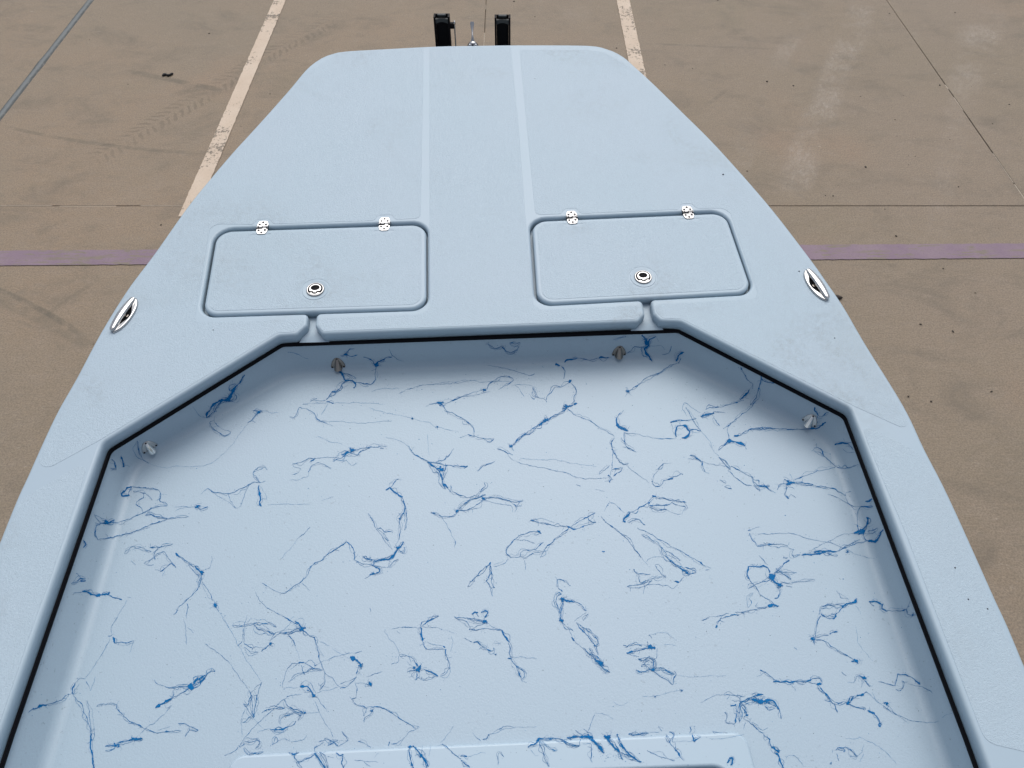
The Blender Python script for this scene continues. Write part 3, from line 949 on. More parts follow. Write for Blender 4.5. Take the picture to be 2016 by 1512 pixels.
for i in range(NR):
    t_, b_, q_ = R_top[i], R_base[i], R_in[i]
    col = [(t_.x, t_.y, LTOP)]
    P0 = Vector((t_.x, t_.y, LTOP)); P1 = Vector((b_.x, b_.y, SOLE)); P2 = Vector((q_.x, q_.y, SOLE))
    S = P0.lerp(P1, 0.78)
    for k in range(1, 4):
        col.append(tuple(P0.lerp(S, k / 3)))
    for k in range(1, 9):
        t = k / 8
        col.append(tuple(S * (1 - t) ** 2 + P1 * 2 * t * (1 - t) + P2 * t * t))
    rows.append(col)
H = len(rows[0])
for col in rows: lv += col
for i in range(NR):
    j = (i + 1) % NR
    for k in range(H - 1):
        lf.append((i * H + k, i * H + k + 1, j * H + k + 1, j * H + k))
smooth = [True] * len(lf)
inner = [Vector(rows[i][-1]) for i in range(NR)]
for t in tessellate_polygon([inner]):
    a, b, c = (i * H + H - 1 for i in t)
    nz = (Vector(lv[b]) - Vector(lv[a])).cross(Vector(lv[c]) - Vector(lv[a])).z
    if abs(nz) < 1e-12: continue
    if nz < 0: b, c = c, b
    lf.append((a, b, c)); smooth.append(False)
liner = link('cockpit_liner', lv, lf, M_LINER, boat, smooth)

# raised rim of the floor hatch at the bottom of the view, with its lid sunk inside
SZ = SOLE + 0.014
rim_out = Ds([(455, 1487), (1468, 1440), (1530, 1640), (400, 1690)], SZ)
yb = rim_out[0].y - 0.62
rim_out[2] = Vector((rim_out[1].x + 0.05, yb)); rim_out[3] = Vector((rim_out[0].x - 0.05, yb))
rim_in = Ds([(540, 1540), (1440, 1507)], SZ)
rim_in += [Vector((rim_in[1].x + 0.03, yb + 0.08)), Vector((rim_in[0].x - 0.03, yb + 0.08))]
rimo, rimi = fillet(rim_out, 0.035, 7), fillet(rim_in, 0.05, 7)
M_RIM = gel_mat('gelcoat_rim', tuple(c * 1.02 for c in GEL), 0.36)
rim = plate('floor_hatch_rim', [rimo, rimi], SZ, 0.03, 0.0065, M_RIM, boat, seg=4)
plate('floor_hatch_lid', [fillet([p.copy() for p in offset(rim_in, -0.012)], 0.04, 6)], SZ - 0.016, 0.012, 0.006, plain('grey_lid_gelcoat', (0.30, 0.33, 0.37), 0.4), boat, seg=3)

# ------------------------------------------------------------------ courtesy lights on the liner walls
def bvh_of(objs):
    vs_, fs_ = [], []
    for o in objs:
        b = len(vs_)
        vs_ += [v.co.copy() for v in o.data.vertices]
        fs_ += [tuple(b + i for i in p.vertices) for p in o.data.polygons]
    return BVHTree.FromPolygons(vs_, fs_)
BV = bvh_of([liner, rim])
def hit(px, py):
    d = (ROT_L @ ray(px, py)).normalized()
    loc, nrm, idx, dist = BV.ray_cast(EYE_L, d)
    if loc is None: return None
    if nrm.dot(d) > 0: nrm = -nrm
    return loc, nrm, dist

def clam_light(px, py, mat, label):
    """clam-shell courtesy light: flat backing flange with screws and a hooded shell opening downwards"""
    loc, nrm, _ = hit(px, py)
    z = Vector((0, 0, 1))
    nrm = Vector((nrm.x, nrm.y, min(nrm.z, 0.35))).normalized()
    x = z.cross(nrm).normalized()
    up_ = nrm.cross(x).normalized()
    T = Matrix(((x.x, up_.x, nrm.x, loc.x), (x.y, up_.y, nrm.y, loc.y), (x.z, up_.z, nrm.z, loc.z), (0, 0, 0, 1)))
    root = empty('courtesy_light', boat)
    root['label'] = label
    T = T @ Matrix.Scale(1.12, 4)
    fl = MB()
    out = [(-0.019, -0.013), (0.019, -0.013), (0.0205, -0.007), (0.015, 0.008), (0.007, 0.0185), (0, 0.021), (-0.007, 0.0185), (-0.015, 0.008), (-0.0205, -0.007)]
    r0 = [T @ Vector((a, b, -0.004)) for a, b in out]
    r1 = [T @ Vector((a, b, 0.0022)) for a, b in out]
    r2 = [T @ Vector((a * 0.92, b * 0.92, 0.003)) for a, b in out]
    fl.loft([r0, r1, r2])
    fl.build('light_flange', M_STEEL if mat is M_BRIGHT else mat, root)
    sh = MB()
    rings = []
    for i in range(9):                                    # hood grows from the top down to an open mouth
        t = i / 8
        y = 0.016 - 0.030 * t
        w = 0.0035 + 0.0085 * t ** 0.8
        h = 0.0025 + 0.0150 * t ** 0.75
        rings.append([T @ Vector((w * math.cos(math.pi * k / 24), y, 0.002 + h * math.sin(math.pi * k / 24))) for k in range(25)])
    sh.loft(rings, cap=True)
    sh.build('light_shell', mat, root)
    for a, b in ((-0.0165, -0.009), (0.0165, -0.009), (0, 0.0175)):
        sc = MB()
        sc.lathe([(0.0026, 0.0), (0.0026, 0.0012), (0.0008, 0.0018)], 10, T @ Matrix.Translation((a, b, 0.0025)))
        sc.build('light_screw', M_SCREW, root)
clam_light(665, 716, M_DULL, 'dull courtesy light on front wall, left')
clam_light(1219, 692, M_DULL, 'dull courtesy light on front wall, right')
clam_light(292, 879, M_BRIGHT, 'bright courtesy light in left corner')
clam_light(1596, 827, M_BRIGHT, 'bright courtesy light in right corner')

# ------------------------------------------------------------------ blue webbed spatter paint
STROKES = """
@T1
9 2: 1475,325 1440,380 1410,420 1380,470 1345,525 1290,535 1240,560 1200,600 1160,650 1165,680
5: 1410,400 1355,415 1345,450 1370,465 1410,420
8: 1345,525 1360,500 1390,460
b20: 1340,530
5: 1280,545 1250,590 1225,625 1190,655 1165,680
6: 1300,540 1260,570 1235,610 1245,635
4: 1390,480 1410,510 1395,545 1345,540
3: 1050,590 1080,640 1120,675 1165,682
3: 1230,660 1225,710 1250,750 1310,780 1365,800
5: 1190,720 1200,755 1250,795 1305,832 1365,805
3: 1190,720 1230,700
4: 585,870 590,930 610,990 650,1035 690,1060
3: 600,880 605,950 630,1010
2: 690,1060 760,1085 830,1100 900,1085 1000,1085 1100,1085 1190,1065 1260,1020 1320,960 1380,900 1430,830 1460,790 1500,730 1550,690 1590,640
5: 1500,720 1540,700 1570,660 1600,635
5 3: 1545,625 1580,630 1625,628
b10: 1590,635
2: 1625,628 1700,640 1760,640
6: 380,1030 400,1050 408,1105 360,1100
8: 455,1000 465,1040 475,1085
12: 480,1285 455,1310 470,1330 520,1325
8: 470,1300 500,1265 545,1250
5: 545,1250 620,1262 700,1265 760,1280 785,1310 780,1370 820,1385 835,1410 770,1415 700,1440 640,1470 540,1512
4: 560,1290 640,1305 690,1330 715,1365
4: 640,1310 645,1350 590,1370 580,1400 630,1430 635,1475
4: 520,1300 545,1260 510,1320
3: 890,1420 980,1420 1060,1415
b16: 1085,1415
4: 1060,1410 1110,1435 1170,1418
2: 900,1455 950,1430 1060,1420
4: 1175,1270 1240,1300 1340,1310 1420,1285 1500,1240 1560,1215 1600,1220
3: 1115,1320 1175,1270 1260,1330 1340,1375 1400,1430 1440,1415
3: 1340,1310 1360,1370 1400,1420
3: 1440,1420 1480,1320 1510,1240
3 2: 1600,1220 1550,1170 1550,1130 1590,1090 1640,1080 1665,1115
3: 1600,1220 1650,1205
3: 1600,1220 1570,1170
7: 1590,1240 1600,1310 1610,1360 1600,1390 1615,1415
2: 1610,1250 1650,1320 1665,1370
@T2
5: 480,165 510,150 540,115 580,110
5: 510,150 555,175 605,160
b12: 510,160
3: 20,130 120,160 200,200
6: 660,180 700,190 735,225 750,250
7: 750,250 780,215 830,200
b16: 765,245
4: 820,200 890,175
3: 860,110 890,170 960,205 985,215
6: 760,260 755,310 750,370 710,410 650,400 580,390 530,370
7: 430,290 470,310 490,350 510,370 560,380 590,410 575,435
5: 460,310 540,325 590,355
5 2: 520,370 480,400 460,440 410,470 370,500 345,535
b10: 410,470
3: 430,440 435,410 500,380
3: 530,420 460,440 400,470
3: 345,540 270,545 215,545
4: 215,548 240,535 265,525
4: 150,573 190,570
2: 190,565 330,560 410,562
4: 350,550 405,563
2: 360,570 300,660
4: 45,670 70,680 105,655 115,600 125,595
3: 125,595 180,605
5: 180,605 230,635 255,660 270,695 290,705 350,715
2: 350,715 480,715 600,730 760,720 890,705
3: 270,700 400,750
2: 410,560 700,560 830,575
2: 720,470 790,445 950,437
3: 945,485 1030,445 1130,415 1250,405 1400,400 1520,380
2: 1250,400 1400,385 1510,372 1620,385 1800,380 1890,385
4: 1640,450 1670,455 1690,410 1760,355 1820,335 1880,350 1890,370 1860,400 1770,450
b10: 1650,452
3: 1670,450 1600,460 1520,490 1420,525
6: 1195,575 1260,560 1330,560 1400,540 1460,515 1560,500
3: 1560,500 1700,465
b14: 1290,565
5: 1300,570 1340,620 1420,660 1490,700 1550,745 1570,790 1568,830
3: 1470,710 1480,735 1520,740
4: 1515,820 1570,835 1640,855 1730,858
3: 1640,855 1700,880 1730,858
2: 1450,850 1515,825
2: 700,605 830,640 980,665 1060,690 1180,720 1260,760 1350,780 1440,805
b6: 1060,690
b6: 1265,760
2: 270,835 380,880 480,900
4: 65,1065 140,1050 210,1015 255,1020
3: 65,1065 85,1090 130,1105 115,1135 60,1155
5: 215,1045 240,1030 255,1020
3: 255,1020 350,1010 450,1010
6 2: 405,1045 430,1030 470,1015 500,990 540,970 580,945
b16: 560,950
7: 470,990 530,965
5: 580,945 640,935 720,925 800,920 850,915
6: 600,990 640,960 700,935
5: 540,965 600,990
3: 480,1005 560,1000 630,1000
3: 470,1055 510,1035 550,1075 605,1055
3: 790,940 820,935
4: 200,1130 220,1085 270,1055 300,1060 390,1100
2: 200,1130 190,1170 100,1195 40,1200
2: 830,840 930,870 1000,900 1030,920
6: 1030,920 1060,965 1100,1000 1170,1035 1230,1055 1300,1065
5: 1300,1065 1370,1080 1500,1090 1515,1080 1490,1100
7 3: 1180,1050 1240,1090 1280,1130 1300,1180 1315,1230 1330,1270
6: 1330,1060 1330,1120 1310,1160 1305,1200
b20: 1300,1110
5: 1250,1050 1320,1030 1345,1000
3: 1345,1010 1400,935
8: 1315,1230 1350,1260
4: 1340,1260 1370,1295
2: 1180,820 1190,900 1195,1000
12: 835,1275 870,1260
5: 870,1260 890,1240 940,1190
9: 870,1265 910,1300 960,1330 980,1335
5: 965,1335 985,1380 1000,1430 990,1470 955,1512
3: 1000,1430 1010,1512
4: 1380,1240 1390,1290 1440,1320 1510,1340 1580,1330
6 3: 1430,1455 1480,1400 1550,1360 1620,1340 1660,1320
5: 1430,1455 1520,1440 1600,1400 1650,1350
4: 1570,1350 1600,1300 1660,1250 1650,1215
b14: 1645,1350
b10: 1430,1455
4 2: 1660,1345 1760,1345 1850,1365 1920,1385 1975,1370
3: 1650,1370 1770,1395 1870,1410 1890,1440 1885,1465
3: 1900,1390 1920,1430 1905,1465
3: 1920,1420 1965,1410
4: 1210,1465 1270,1475 1310,1500 1400,1495 1430,1465
3: 1210,1465 1290,1512
4: 1595,1125 1640,1085 1740,1045
@T3
5 2: 0,70 60,105 120,95 150,130 195,140 240,120 260,90
4 2: 180,70 240,75 265,60
8: 560,240 600,250
8: 635,225 660,205 700,200 740,190
4: 740,190 840,205 920,190
7: 920,185 1000,185
4: 610,255 640,300 630,360
4: 1040,35 1090,20 1140,12
4: 1150,145 1190,120 1220,95 1300,100
9 4: 1275,0 1310,40 1330,90 1300,110 1305,150 1340,185 1360,215
7: 1395,15 1340,35 1320,80
b18: 1315,60
3: 1340,90 1440,85 1470,120
3: 1440,160 1500,145 1525,90
8 3: 1620,140 1580,165 1560,215
6: 1600,190 1580,230
4: 1575,230 1500,255 1440,300 1380,330 1310,355 1270,390 1220,430 1160,465
b12: 1160,465
3: 1480,270 1400,320 1310,350
3: 0,250 130,270 250,305 340,330
4: 335,330 385,322
2: 370,230 395,240
2: 450,250 460,270
3 3: 370,430 390,480 420,520
3: 340,480 385,535 400,480 370,440
3: 390,510 470,530 490,555
3: 225,415 270,450 300,515
2: 205,410 300,410 400,430 415,480
4: 490,535 500,500 560,430 620,425 665,400 690,375
7: 670,395 695,375
5: 690,395 735,455 715,510 715,545 690,570
8: 715,575 740,560
7: 620,610 660,590 700,580
b14: 650,590
6 2: 655,605 610,635 560,660 520,685 480,705 420,745 380,765 330,800 250,860 195,920
7: 490,700 420,745
b14: 480,700
b10: 195,920
3: 370,800 300,830 210,910
4: 660,605 715,655 800,690 880,730 940,775 1020,815 1050,840
6: 1050,850 1025,890 1030,945
5: 1030,945 1060,1000 1120,1075 1165,1055
3: 1035,960 1030,1060 1020,1160
6: 1000,1160 1020,1180 1010,1215
5: 1020,1185 1040,1185
4: 1035,1110 1110,1095
4: 1040,1165 1100,1120 1120,1090
3 2: 1010,1080 950,1130 920,1150
3: 1100,1050 1160,1090 1240,1150 1335,1220
3: 80,935 150,970 210,1030
4: 80,935 110,945 160,975 205,990
3: 210,1035 330,1075 450,1095 580,1125 660,1140 720,1170 800,1185 900,1185 990,1180
2: 270,1015 370,1030 560,1030 700,1060 900,1085
9: 1070,680 1065,720 1085,760 1110,780 1165,790
5: 1100,640 1075,680
3: 1130,620 1095,660
7 3: 1085,750 1150,780
5: 1130,800 1130,880 1150,920 1220,965
4: 1105,845 1140,900
3: 1115,925 1150,925
4: 1130,810 1230,818
3: 1230,818 1350,845 1450,860 1560,850
9: 1560,840 1555,790 1575,755 1620,745 1655,760
9: 1640,750 1670,800 1640,845 1605,850
6: 1670,790 1720,780 1760,790
4: 1760,790 1710,730 1665,640 1640,600
3: 1650,670 1615,610 1620,560 1640,560 1700,610 1760,640
8: 1515,720 1560,710
6: 1560,710 1640,705 1720,690
3: 1515,730 1530,780
2: 1765,795 1830,870 1860,930
5: 1360,1210 1380,1245 1420,1255 1440,1230 1450,1205 1490,1195
8: 1490,1195 1530,1180
5: 1530,1170 1610,1150
3: 1360,1210 1380,1150 1420,1110 1450,1060 1520,1055
5: 1410,1110 1450,1065
3: 890,1275 970,1288
4: 730,1230 770,1250
@T4
3: 165,590 200,550
9 3: 165,590 220,575 270,560
6: 205,530 240,515 320,510
4: 320,510 400,490 500,460 520,455
3: 270,550 370,555
4: 270,600 300,635 320,670
3: 210,600 225,615
7: 495,445 540,405 570,365
3: 570,365 600,320
4: 500,180 520,230 560,290
3: 560,290 600,320 590,360
6 2: 665,255 660,300 640,370 620,440 580,490
4: 665,270 700,300 775,310
b8: 770,305
4: 620,470 540,550 460,610 400,660 355,690
3: 460,620 385,680 400,770
8: 440,750 480,745
6: 480,745 530,715 590,690 690,680 770,690
5: 580,700 700,690 800,690 920,695 1060,690
8: 1060,690 1130,680 1170,660 1195,635
9: 1110,510 1115,545
5: 1120,540 1150,590 1220,552
4: 1130,590 1130,640 1150,640
8: 360,830 390,795 440,800 510,815 535,830
4: 365,810 330,860 315,870
4: 535,830 540,855
9: 1275,825 1320,812 1385,805
5: 1385,800 1420,800
5: 1385,810 1430,860
3: 1340,850 1380,885 1440,885
6: 1100,850 1130,850 1165,865 1190,910 1220,950 1280,1000
4: 1100,870 1150,885 1190,920
4: 1280,1000 1340,1020 1400,1010 1470,985
4: 1275,1010 1200,1025 1100,1055 1000,1090 930,1120
b22: 900,1145
6: 860,1110 900,1130
5: 900,1145 820,1150 800,1190
6: 880,1170 860,1230 890,1265
3: 890,1265 910,1230 950,1262
6: 920,1130 1000,1135 1090,1150
4: 920,1140 1020,1150 1190,1170 1280,1190 1360,1240
3: 1360,1240 1370,1215 1410,1210
3: 1360,1250 1390,1310 1450,1365
3: 1210,1230 1300,1260 1420,1330 1490,1333
7: 1490,1333 1540,1335 1590,1332
8: 1535,1290 1580,1270
4: 1490,1333 1465,1380 1460,1500
5 3: 80,910 130,935 170,960
3: 60,940 140,945 190,965 300,990 400,1005
5: 180,965 185,1010 200,1045
3: 235,810 270,870 320,930
6 2: 320,930 360,980 410,1030
4: 400,1040 450,1090 520,1140 590,1165
5: 415,1000 480,1030 590,1090
6 3: 590,1090 610,1130 650,1160 735,1165
6: 650,1160 700,1170 755,1205
4: 600,1160 655,1205
4: 325,1110 370,1140
4: 360,1170 420,1190
@U1
4: 525,225 580,290 620,290
3: 525,225 620,265
8: 620,270 640,290 695,265
b14: 625,285
6: 590,295 545,310 540,370 555,432
5: 555,432 650,415 760,390 860,365 960,320 1060,285 1140,260
6: 590,295 700,290 800,265 834,252
5 3: 950,230 990,220 1040,240 1130,255
4: 1140,260 1220,250 1310,240
7: 440,440 455,470 435,495
5 2: 340,800 380,770 410,750 450,755
7: 410,770 450,770
4: 380,710 410,745
10: 425,858 480,868 540,888 590,888
10: 590,888 640,880 650,868
6: 640,885 690,910 755,932
3: 350,875 425,862
3 3: 780,550 800,520 850,490 900,490 960,520 1000,530
5: 985,495 1060,495 1130,480 1180,465
4: 1060,500 1020,550 1030,600
3 2: 940,630 1000,590 1060,540 1100,530 1150,590 1200,655
5: 1075,695 1110,670 1165,625
6: 1165,625 1200,660
3: 830,600 870,640
3: 950,640 1020,640
2: 1090,735 1110,690
8: 1200,540 1240,575
4: 1240,575 1300,615 1370,655
8 3: 1360,655 1400,690 1420,720
4: 1310,640 1350,690 1390,740
b12: 1415,700
3: 1420,690 1480,660 1505,600 1500,565
5 3: 1415,720 1400,780 1395,820
4: 1420,780 1470,850 1510,930
4: 1390,825 1340,890 1260,960 1210,1010
6: 1215,1010 1195,1050
b14: 1525,970
6: 1520,970 1555,1025
2: 1560,1030 1600,1090 1640,1160
3: 1295,955 1300,990 1290,1080
3: 1265,1090 1285,1160 1290,1300
3: 1300,1155 1350,1205
5: 640,1225 670,1225
7: 680,1235 700,1285
6: 700,1285 745,1278 800,1285 855,1265
2: 855,1265 820,1370
3: 675,1210 670,1140 720,1070
2: 720,1070 800,930
3: 805,900 835,910
@U2
5: 150,790 190,815
3: 190,815 250,850 310,872
5: 310,872 340,872 400,825 470,785
4: 470,785 520,740 540,680 570,640
4: 570,635 640,600 680,565
6: 680,565 740,520 800,490 850,445
5: 850,445 900,500 920,560 918,600
4: 918,600 980,628 1060,640
7: 1060,640 1110,665 1120,690 1090,715
7: 1075,712 1040,725
4: 1040,725 1005,750
b10: 1075,710
3: 480,790 550,850
2: 310,590 440,430
3: 440,430 470,400 520,360 548,325
7: 990,570 1010,590 1060,600
6: 1010,590 1100,600 1190,590 1230,570 1260,530 1275,500
9 3: 1110,600 1190,590 1240,560 1275,505
8: 1275,500 1325,450
b12: 1275,500
7: 1070,640 1075,605 1110,600
3: 1070,640 1190,665 1200,600
3 3: 1280,520 1330,540 1335,490
3 2: 1200,660 1230,620 1280,590
4: 1025,215 1060,270 1110,360 1140,400 1190,470 1230,520
5: 1110,340 1130,335 1160,370 1220,365 1228,378
4: 1160,380 1200,440
4 2: 1300,100 1330,150 1330,210 1290,260 1295,340 1280,430
4: 1340,160 1350,260 1330,350
b7: 1290,255
2: 1290,400 1250,500
3: 1620,230 1670,290 1720,390 1750,450 1740,500
3: 1040,995 1055,1030
2: 200,140 550,140
2: 640,105 750,75
@U3
6: 520,272 590,290
5: 590,290 690,310 760,322 830,325
8: 830,322 850,335
6: 850,335 890,345 960,325 1020,300 1060,288
6: 1055,210 1000,240
5: 1000,240 1000,265 1030,285 1060,288
4: 1000,240 900,290 850,330
2: 540,272 610,255 720,290
4: 840,335 760,400 680,470
6: 680,470 630,520
4: 640,515 605,575
7: 610,385 580,360
5: 600,360 540,365 450,390 390,430
5: 390,430 370,460 330,500 325,545 360,578
4: 360,578 430,570 440,540 470,515 530,525 600,480 630,450
3 2: 430,560 480,580 540,545 630,530
3: 400,430 500,440 560,460
3: 345,585 310,625 215,655
2: 300,605 215,640
3: 470,600 480,680
10: 195,618 180,635
5: 180,635 110,690 60,750 0,820
4 2: 190,640 185,720 160,770
4: 195,650 200,760 220,830
6: 160,770 190,820
4: 190,825 205,900
4: 190,830 225,825
3: 1100,240 1140,275
5: 1130,265 1145,285
4: 1145,285 1230,350 1310,415 1350,460 1380,510 1440,580
2: 1440,580 1490,645
9: 1285,275 1310,285
8 3: 1290,270 1330,225 1345,205
4: 1345,205 1430,165 1490,130 1535,80
7: 1490,130 1510,115
9: 1535,70 1560,80
5: 1560,80 1620,95 1720,110 1810,122
7: 1505,150 1540,150
6: 1540,150 1660,143 1690,128
4: 1690,128 1800,160 1790,190
4 2: 1510,165 1560,185 1650,185
3: 1650,185 1720,210 1775,218 1800,170
3 2: 1330,290 1400,260 1470,310
4: 1410,335 1480,370 1560,415 1640,455 1720,500 1800,545 1880,590 1940,630 2010,665
5: 1925,615 1945,632
3: 1970,685 2005,680
3 4: 1590,475 1630,560 1720,640 1800,690
4: 1640,520 1700,550 1760,600
6: 1630,560 1700,620 1780,680
7 3: 1780,680 1820,710 1840,715
5: 1800,660 1880,690 1890,705 1840,715
b10: 1815,700
3 2: 1440,390 1560,455 1590,480
5: 1380,680 1405,710 1510,715
3 3: 1410,710 1420,780 1470,790 1540,750 1640,740
4: 1550,640 1600,710 1640,740
3 3: 1320,820 1400,810 1460,795 1530,770
3: 1480,800 1560,800 1640,810 1700,830 1745,800
7: 1720,775 1750,788
3: 1750,785 1790,740
3: 1350,830 1350,860
3: 1470,800 1455,880
3: 1480,610 1540,570 1620,580
3: 1130,200 1170,130 1210,130 1300,210
5: 748,755 750,820
4: 750,820 785,860
4: 748,760 800,775 850,810
5 2: 780,880 740,890 730,940 750,990
b16: 785,920
8: 785,920 850,940 890,945
6: 890,945 930,960 985,1020
9: 845,945 870,938
6 3: 790,940 780,1000 775,1060 780,1110
b12: 780,1100
5 2: 750,990 770,1040
3: 985,1030 930,1070 880,1105
3 2: 1000,1045 960,1100
4: 780,1110 820,1150 870,1180
3: 820,1150 860,1210 870,1245
8: 865,1240 885,1270
3: 885,1270 960,1330 1000,1375
4 2: 900,1115 960,1190 1040,1290 1080,1380
4 2: 950,1150 1060,1240 1080,1300 1040,1310
8 4: 1050,1420 1090,1440 1130,1475
b14: 1110,1455
4 3: 1000,1370 1060,1420
4: 1060,1390 1130,1450
3: 1940,1100 2000,1080
8: 45,1045 60,1030 90,1035
7: 120,1030 150,1018 168,1035 150,1080
b14: 145,1105
5: 0,1085 60,1090 140,1110
5: 145,1080 140,1105
6: 75,1040 95,1070
@U4
5: 560,355 575,345
6: 570,380 590,430 640,485
6: 640,485 700,475 770,468
5: 700,475 830,468 885,490
3: 885,490 940,515
3: 565,360 655,320
3: 590,385 750,380 900,378 1000,405 1130,440 1250,460 1350,500 1450,550 1610,595
b8: 1378,530
9 2: 1100,535 1160,525 1290,530
8: 1000,560 1100,548 1200,540
4: 1210,540 1260,565 1300,565
4: 1290,530 1380,480 1480,430
3: 1060,525 1150,480 1230,440 1320,395 1430,375
4: 1300,520 1420,475 1540,440
b24: 1500,360
7 3: 1430,380 1500,350 1540,310
7: 1540,310 1550,270 1540,245
6: 1550,365 1610,350 1625,330
6: 1520,370 1520,420 1545,440
7: 1545,440 1610,445 1650,390 1675,350
5: 1470,360 1460,310
5: 850,580 880,580
4: 930,565 990,555
7: 850,630 900,600
4: 850,635 800,680 770,710
4: 935,515 920,560 940,570
9: 675,645 715,655
7: 715,655 735,700
3: 645,560 720,640
b28: 755,735
7: 560,655 600,650 680,655
7: 560,655 550,710 570,760
4: 570,760 620,820 650,880
5 2: 560,835 620,800 700,775 740,760
10 3: 740,740 790,790 820,805
b16: 820,805
5: 800,820 820,870 800,905 780,915
4: 650,880 720,920 770,960
11: 720,975 770,965 800,980
4 2: 790,670 850,720 910,760
3 2: 820,780 900,790 1110,760
4: 870,810 920,825
3 2: 780,700 870,700 960,705
3 2: 720,980 600,1010 500,1030
5: 450,1025 515,1035
4: 480,1055 430,1055 330,1080
6: 330,1085 300,1130
10: 300,1135 288,1158
3: 170,1100 250,1070 400,1040
3: 640,950 620,985 690,1000
2 2: 550,990 560,910 600,870
5 2: 1150,1020 1160,990 1220,970 1330,975 1380,960
8: 1340,985 1370,965 1440,945 1455,915
6: 1340,990 1290,1040 1240,1050
5: 1150,1010 1145,1045
5 2: 1160,1040 1220,1080 1270,1080 1290,1040
5: 1160,1060 1130,1110 1115,1200 1105,1300
b14: 1085,1248
4: 1110,1235 1180,1228 1220,1220
7: 1235,1210 1260,1195 1290,1193
4: 1110,1250 1200,1275 1270,1325 1350,1375 1435,1420
b18: 1450,1438
6: 1455,1440 1470,1458
2: 1440,975 1480,1020 1485,1050
2 1: 1290,850 1390,925
8: 1565,945 1620,940 1660,970
7: 1670,965 1665,1000 1700,1020
5: 1700,1020 1800,1018 1870,1005
4: 1870,1005 1875,1045 1910,1052
b8: 1920,1052
3: 1870,1005 1900,940
4: 1570,950 1600,980
4: 940,1325 965,1335
@V1
10: 330,925 370,915
14: 370,915 420,890 465,885
6: 465,880 540,865 620,825 680,780
6: 280,960 330,925
8: 745,670 720,720 725,780
6: 725,780 760,830 800,860 830,940 870,1040 900,1130 905,1180
4: 745,670 800,615 850,630
3: 850,615 910,545
3: 910,545 1000,400 1100,230
4: 855,650 880,700 900,745
3: 900,745 945,610
3: 725,760 790,680
4 2: 860,840 890,940 885,1000 900,1080 910,1160
9: 905,1170 900,1250 910,1340 920,1420
10: 920,1420 930,1512
4: 940,1110 935,1190 915,1250
6: 965,900 1000,880 1070,872 1160,880
7: 1160,880 1170,935 1230,990
6: 1230,990 1290,1045 1370,1085 1440,1115
5: 1440,1115 1510,1150 1560,1165 1650,1150 1800,1140
3: 1560,1140 1690,1100
6: 1775,1070 1830,1068 1890,1105
5: 1890,1100 1930,1120 1970,1135 1950,1148 1880,1135
5: 1885,1110 1860,1170 1840,1200
3: 1165,980 1240,1005
12: 1550,910 1590,880
12: 1590,880 1650,850 1690,830
6: 1690,830 1780,780 1870,730 2016,640
b28: 1895,705
10: 1920,670 1960,630 2016,600
6 3: 1700,720 1780,710 1880,695
4: 1535,635 1570,680 1640,700 1710,725
5: 1720,740 1720,790 1690,830
4: 1630,890 1660,920 1700,890
3: 1700,890 1640,970 1560,1040 1450,1120 1370,1190
9 2: 1285,1235 1330,1220 1415,1220
6: 1330,1245 1410,1222
b12: 1325,1222
6 2: 1320,1230 1230,1250 1170,1280
b24: 1150,1290
7: 1045,1300 1140,1285
6: 1045,1340 1090,1345 1130,1320 1150,1295
@V2
10: 0,690 40,640 100,610 130,590
8: 130,590 180,550 215,552
8: 0,715 60,690 130,600
b16: 45,630
4: 535,0 515,90 510,180 505,270
6: 510,280 560,305 600,320
4: 500,120 495,250
5: 490,255 445,300
3 2: 510,310 580,370 650,365
3: 600,310 700,320 750,290
5: 680,360 760,290
b14: 770,280
5: 770,250 820,200 880,165
3: 880,160 980,60
4 3: 390,95 460,100 530,90 600,70 680,75 760,70 830,110
5 2: 600,90 640,130 720,145 780,175 810,185
4: 680,75 720,110 760,140
4: 620,-240 660,-150 720,-90 800,-40 890,0
7: 890,0 960,45 1010,80 1060,110
b24: 1085,130
9: 1010,55 1050,80 1085,130
5 2: 870,175 960,160 1050,125
6: 900,175 945,190 1000,160 1080,150
6: 945,190 1000,260 1015,300
2: 1015,300 1060,440
8: 1095,150 1150,195
5: 1150,195 1205,220 1220,280
5: 1220,280 1240,360 1260,450 1290,530 1310,570
2 1: 1220,280 1300,400
3: 1255,260 1355,297
2: 1380,330 1560,430
9: 1050,470 1105,465
4: 1060,470 980,475 920,570 890,680 895,720
3: 1040,475 960,530
4: 1070,490 1100,580
6: 1090,560 1105,580
5: 1105,470 1160,500 1205,525
7: 1215,495 1235,485
3: 1240,480 1400,410 1550,375 1610,375
4: 1610,378 1670,350
3 2: 950,660 1050,590 1150,555 1270,545
5: 1130,560 1180,515 1280,540
6: 1310,575 1300,680 1250,740
4: 1310,575 1380,620 1430,680 1465,715
5: 1465,715 1530,700 1580,660 1620,610
4: 1460,680 1540,650 1610,620
6: 1620,580 1650,510
b16: 1665,490
13: 1570,415 1610,430
9: 1610,430 1660,475
3: 895,720 1040,715
9: 1060,705 1130,705 1170,740 1200,790
7: 1130,740 1180,760
b14: 1200,795
3: 1230,770 1440,710
4: 1160,660 1220,770
4: 1220,800 1270,865 1335,955
4: 1210,850 1260,960 1310,1060 1360,1140 1390,1210
4: 120,280 160,315 220,340 300,410 370,480 450,600 560,740
8: 560,740 570,790 555,850
6: 555,850 545,885 500,875
5: 500,880 545,930 600,1020
4: 600,800 640,790
5: 640,790 665,710 680,660
3: 680,660 600,540 530,440 470,330 360,120 290,0
5: 635,790 620,880 600,1010
5 2: 580,800 590,900 600,1010
2: 600,1020 680,1110
3: 520,930 480,1020 490,1200
3 2: 490,1060 550,1050 590,1000
4: 940,800 800,920 700,1020 600,1110 510,1220 455,1300
4: 455,1300 400,1350 310,1390
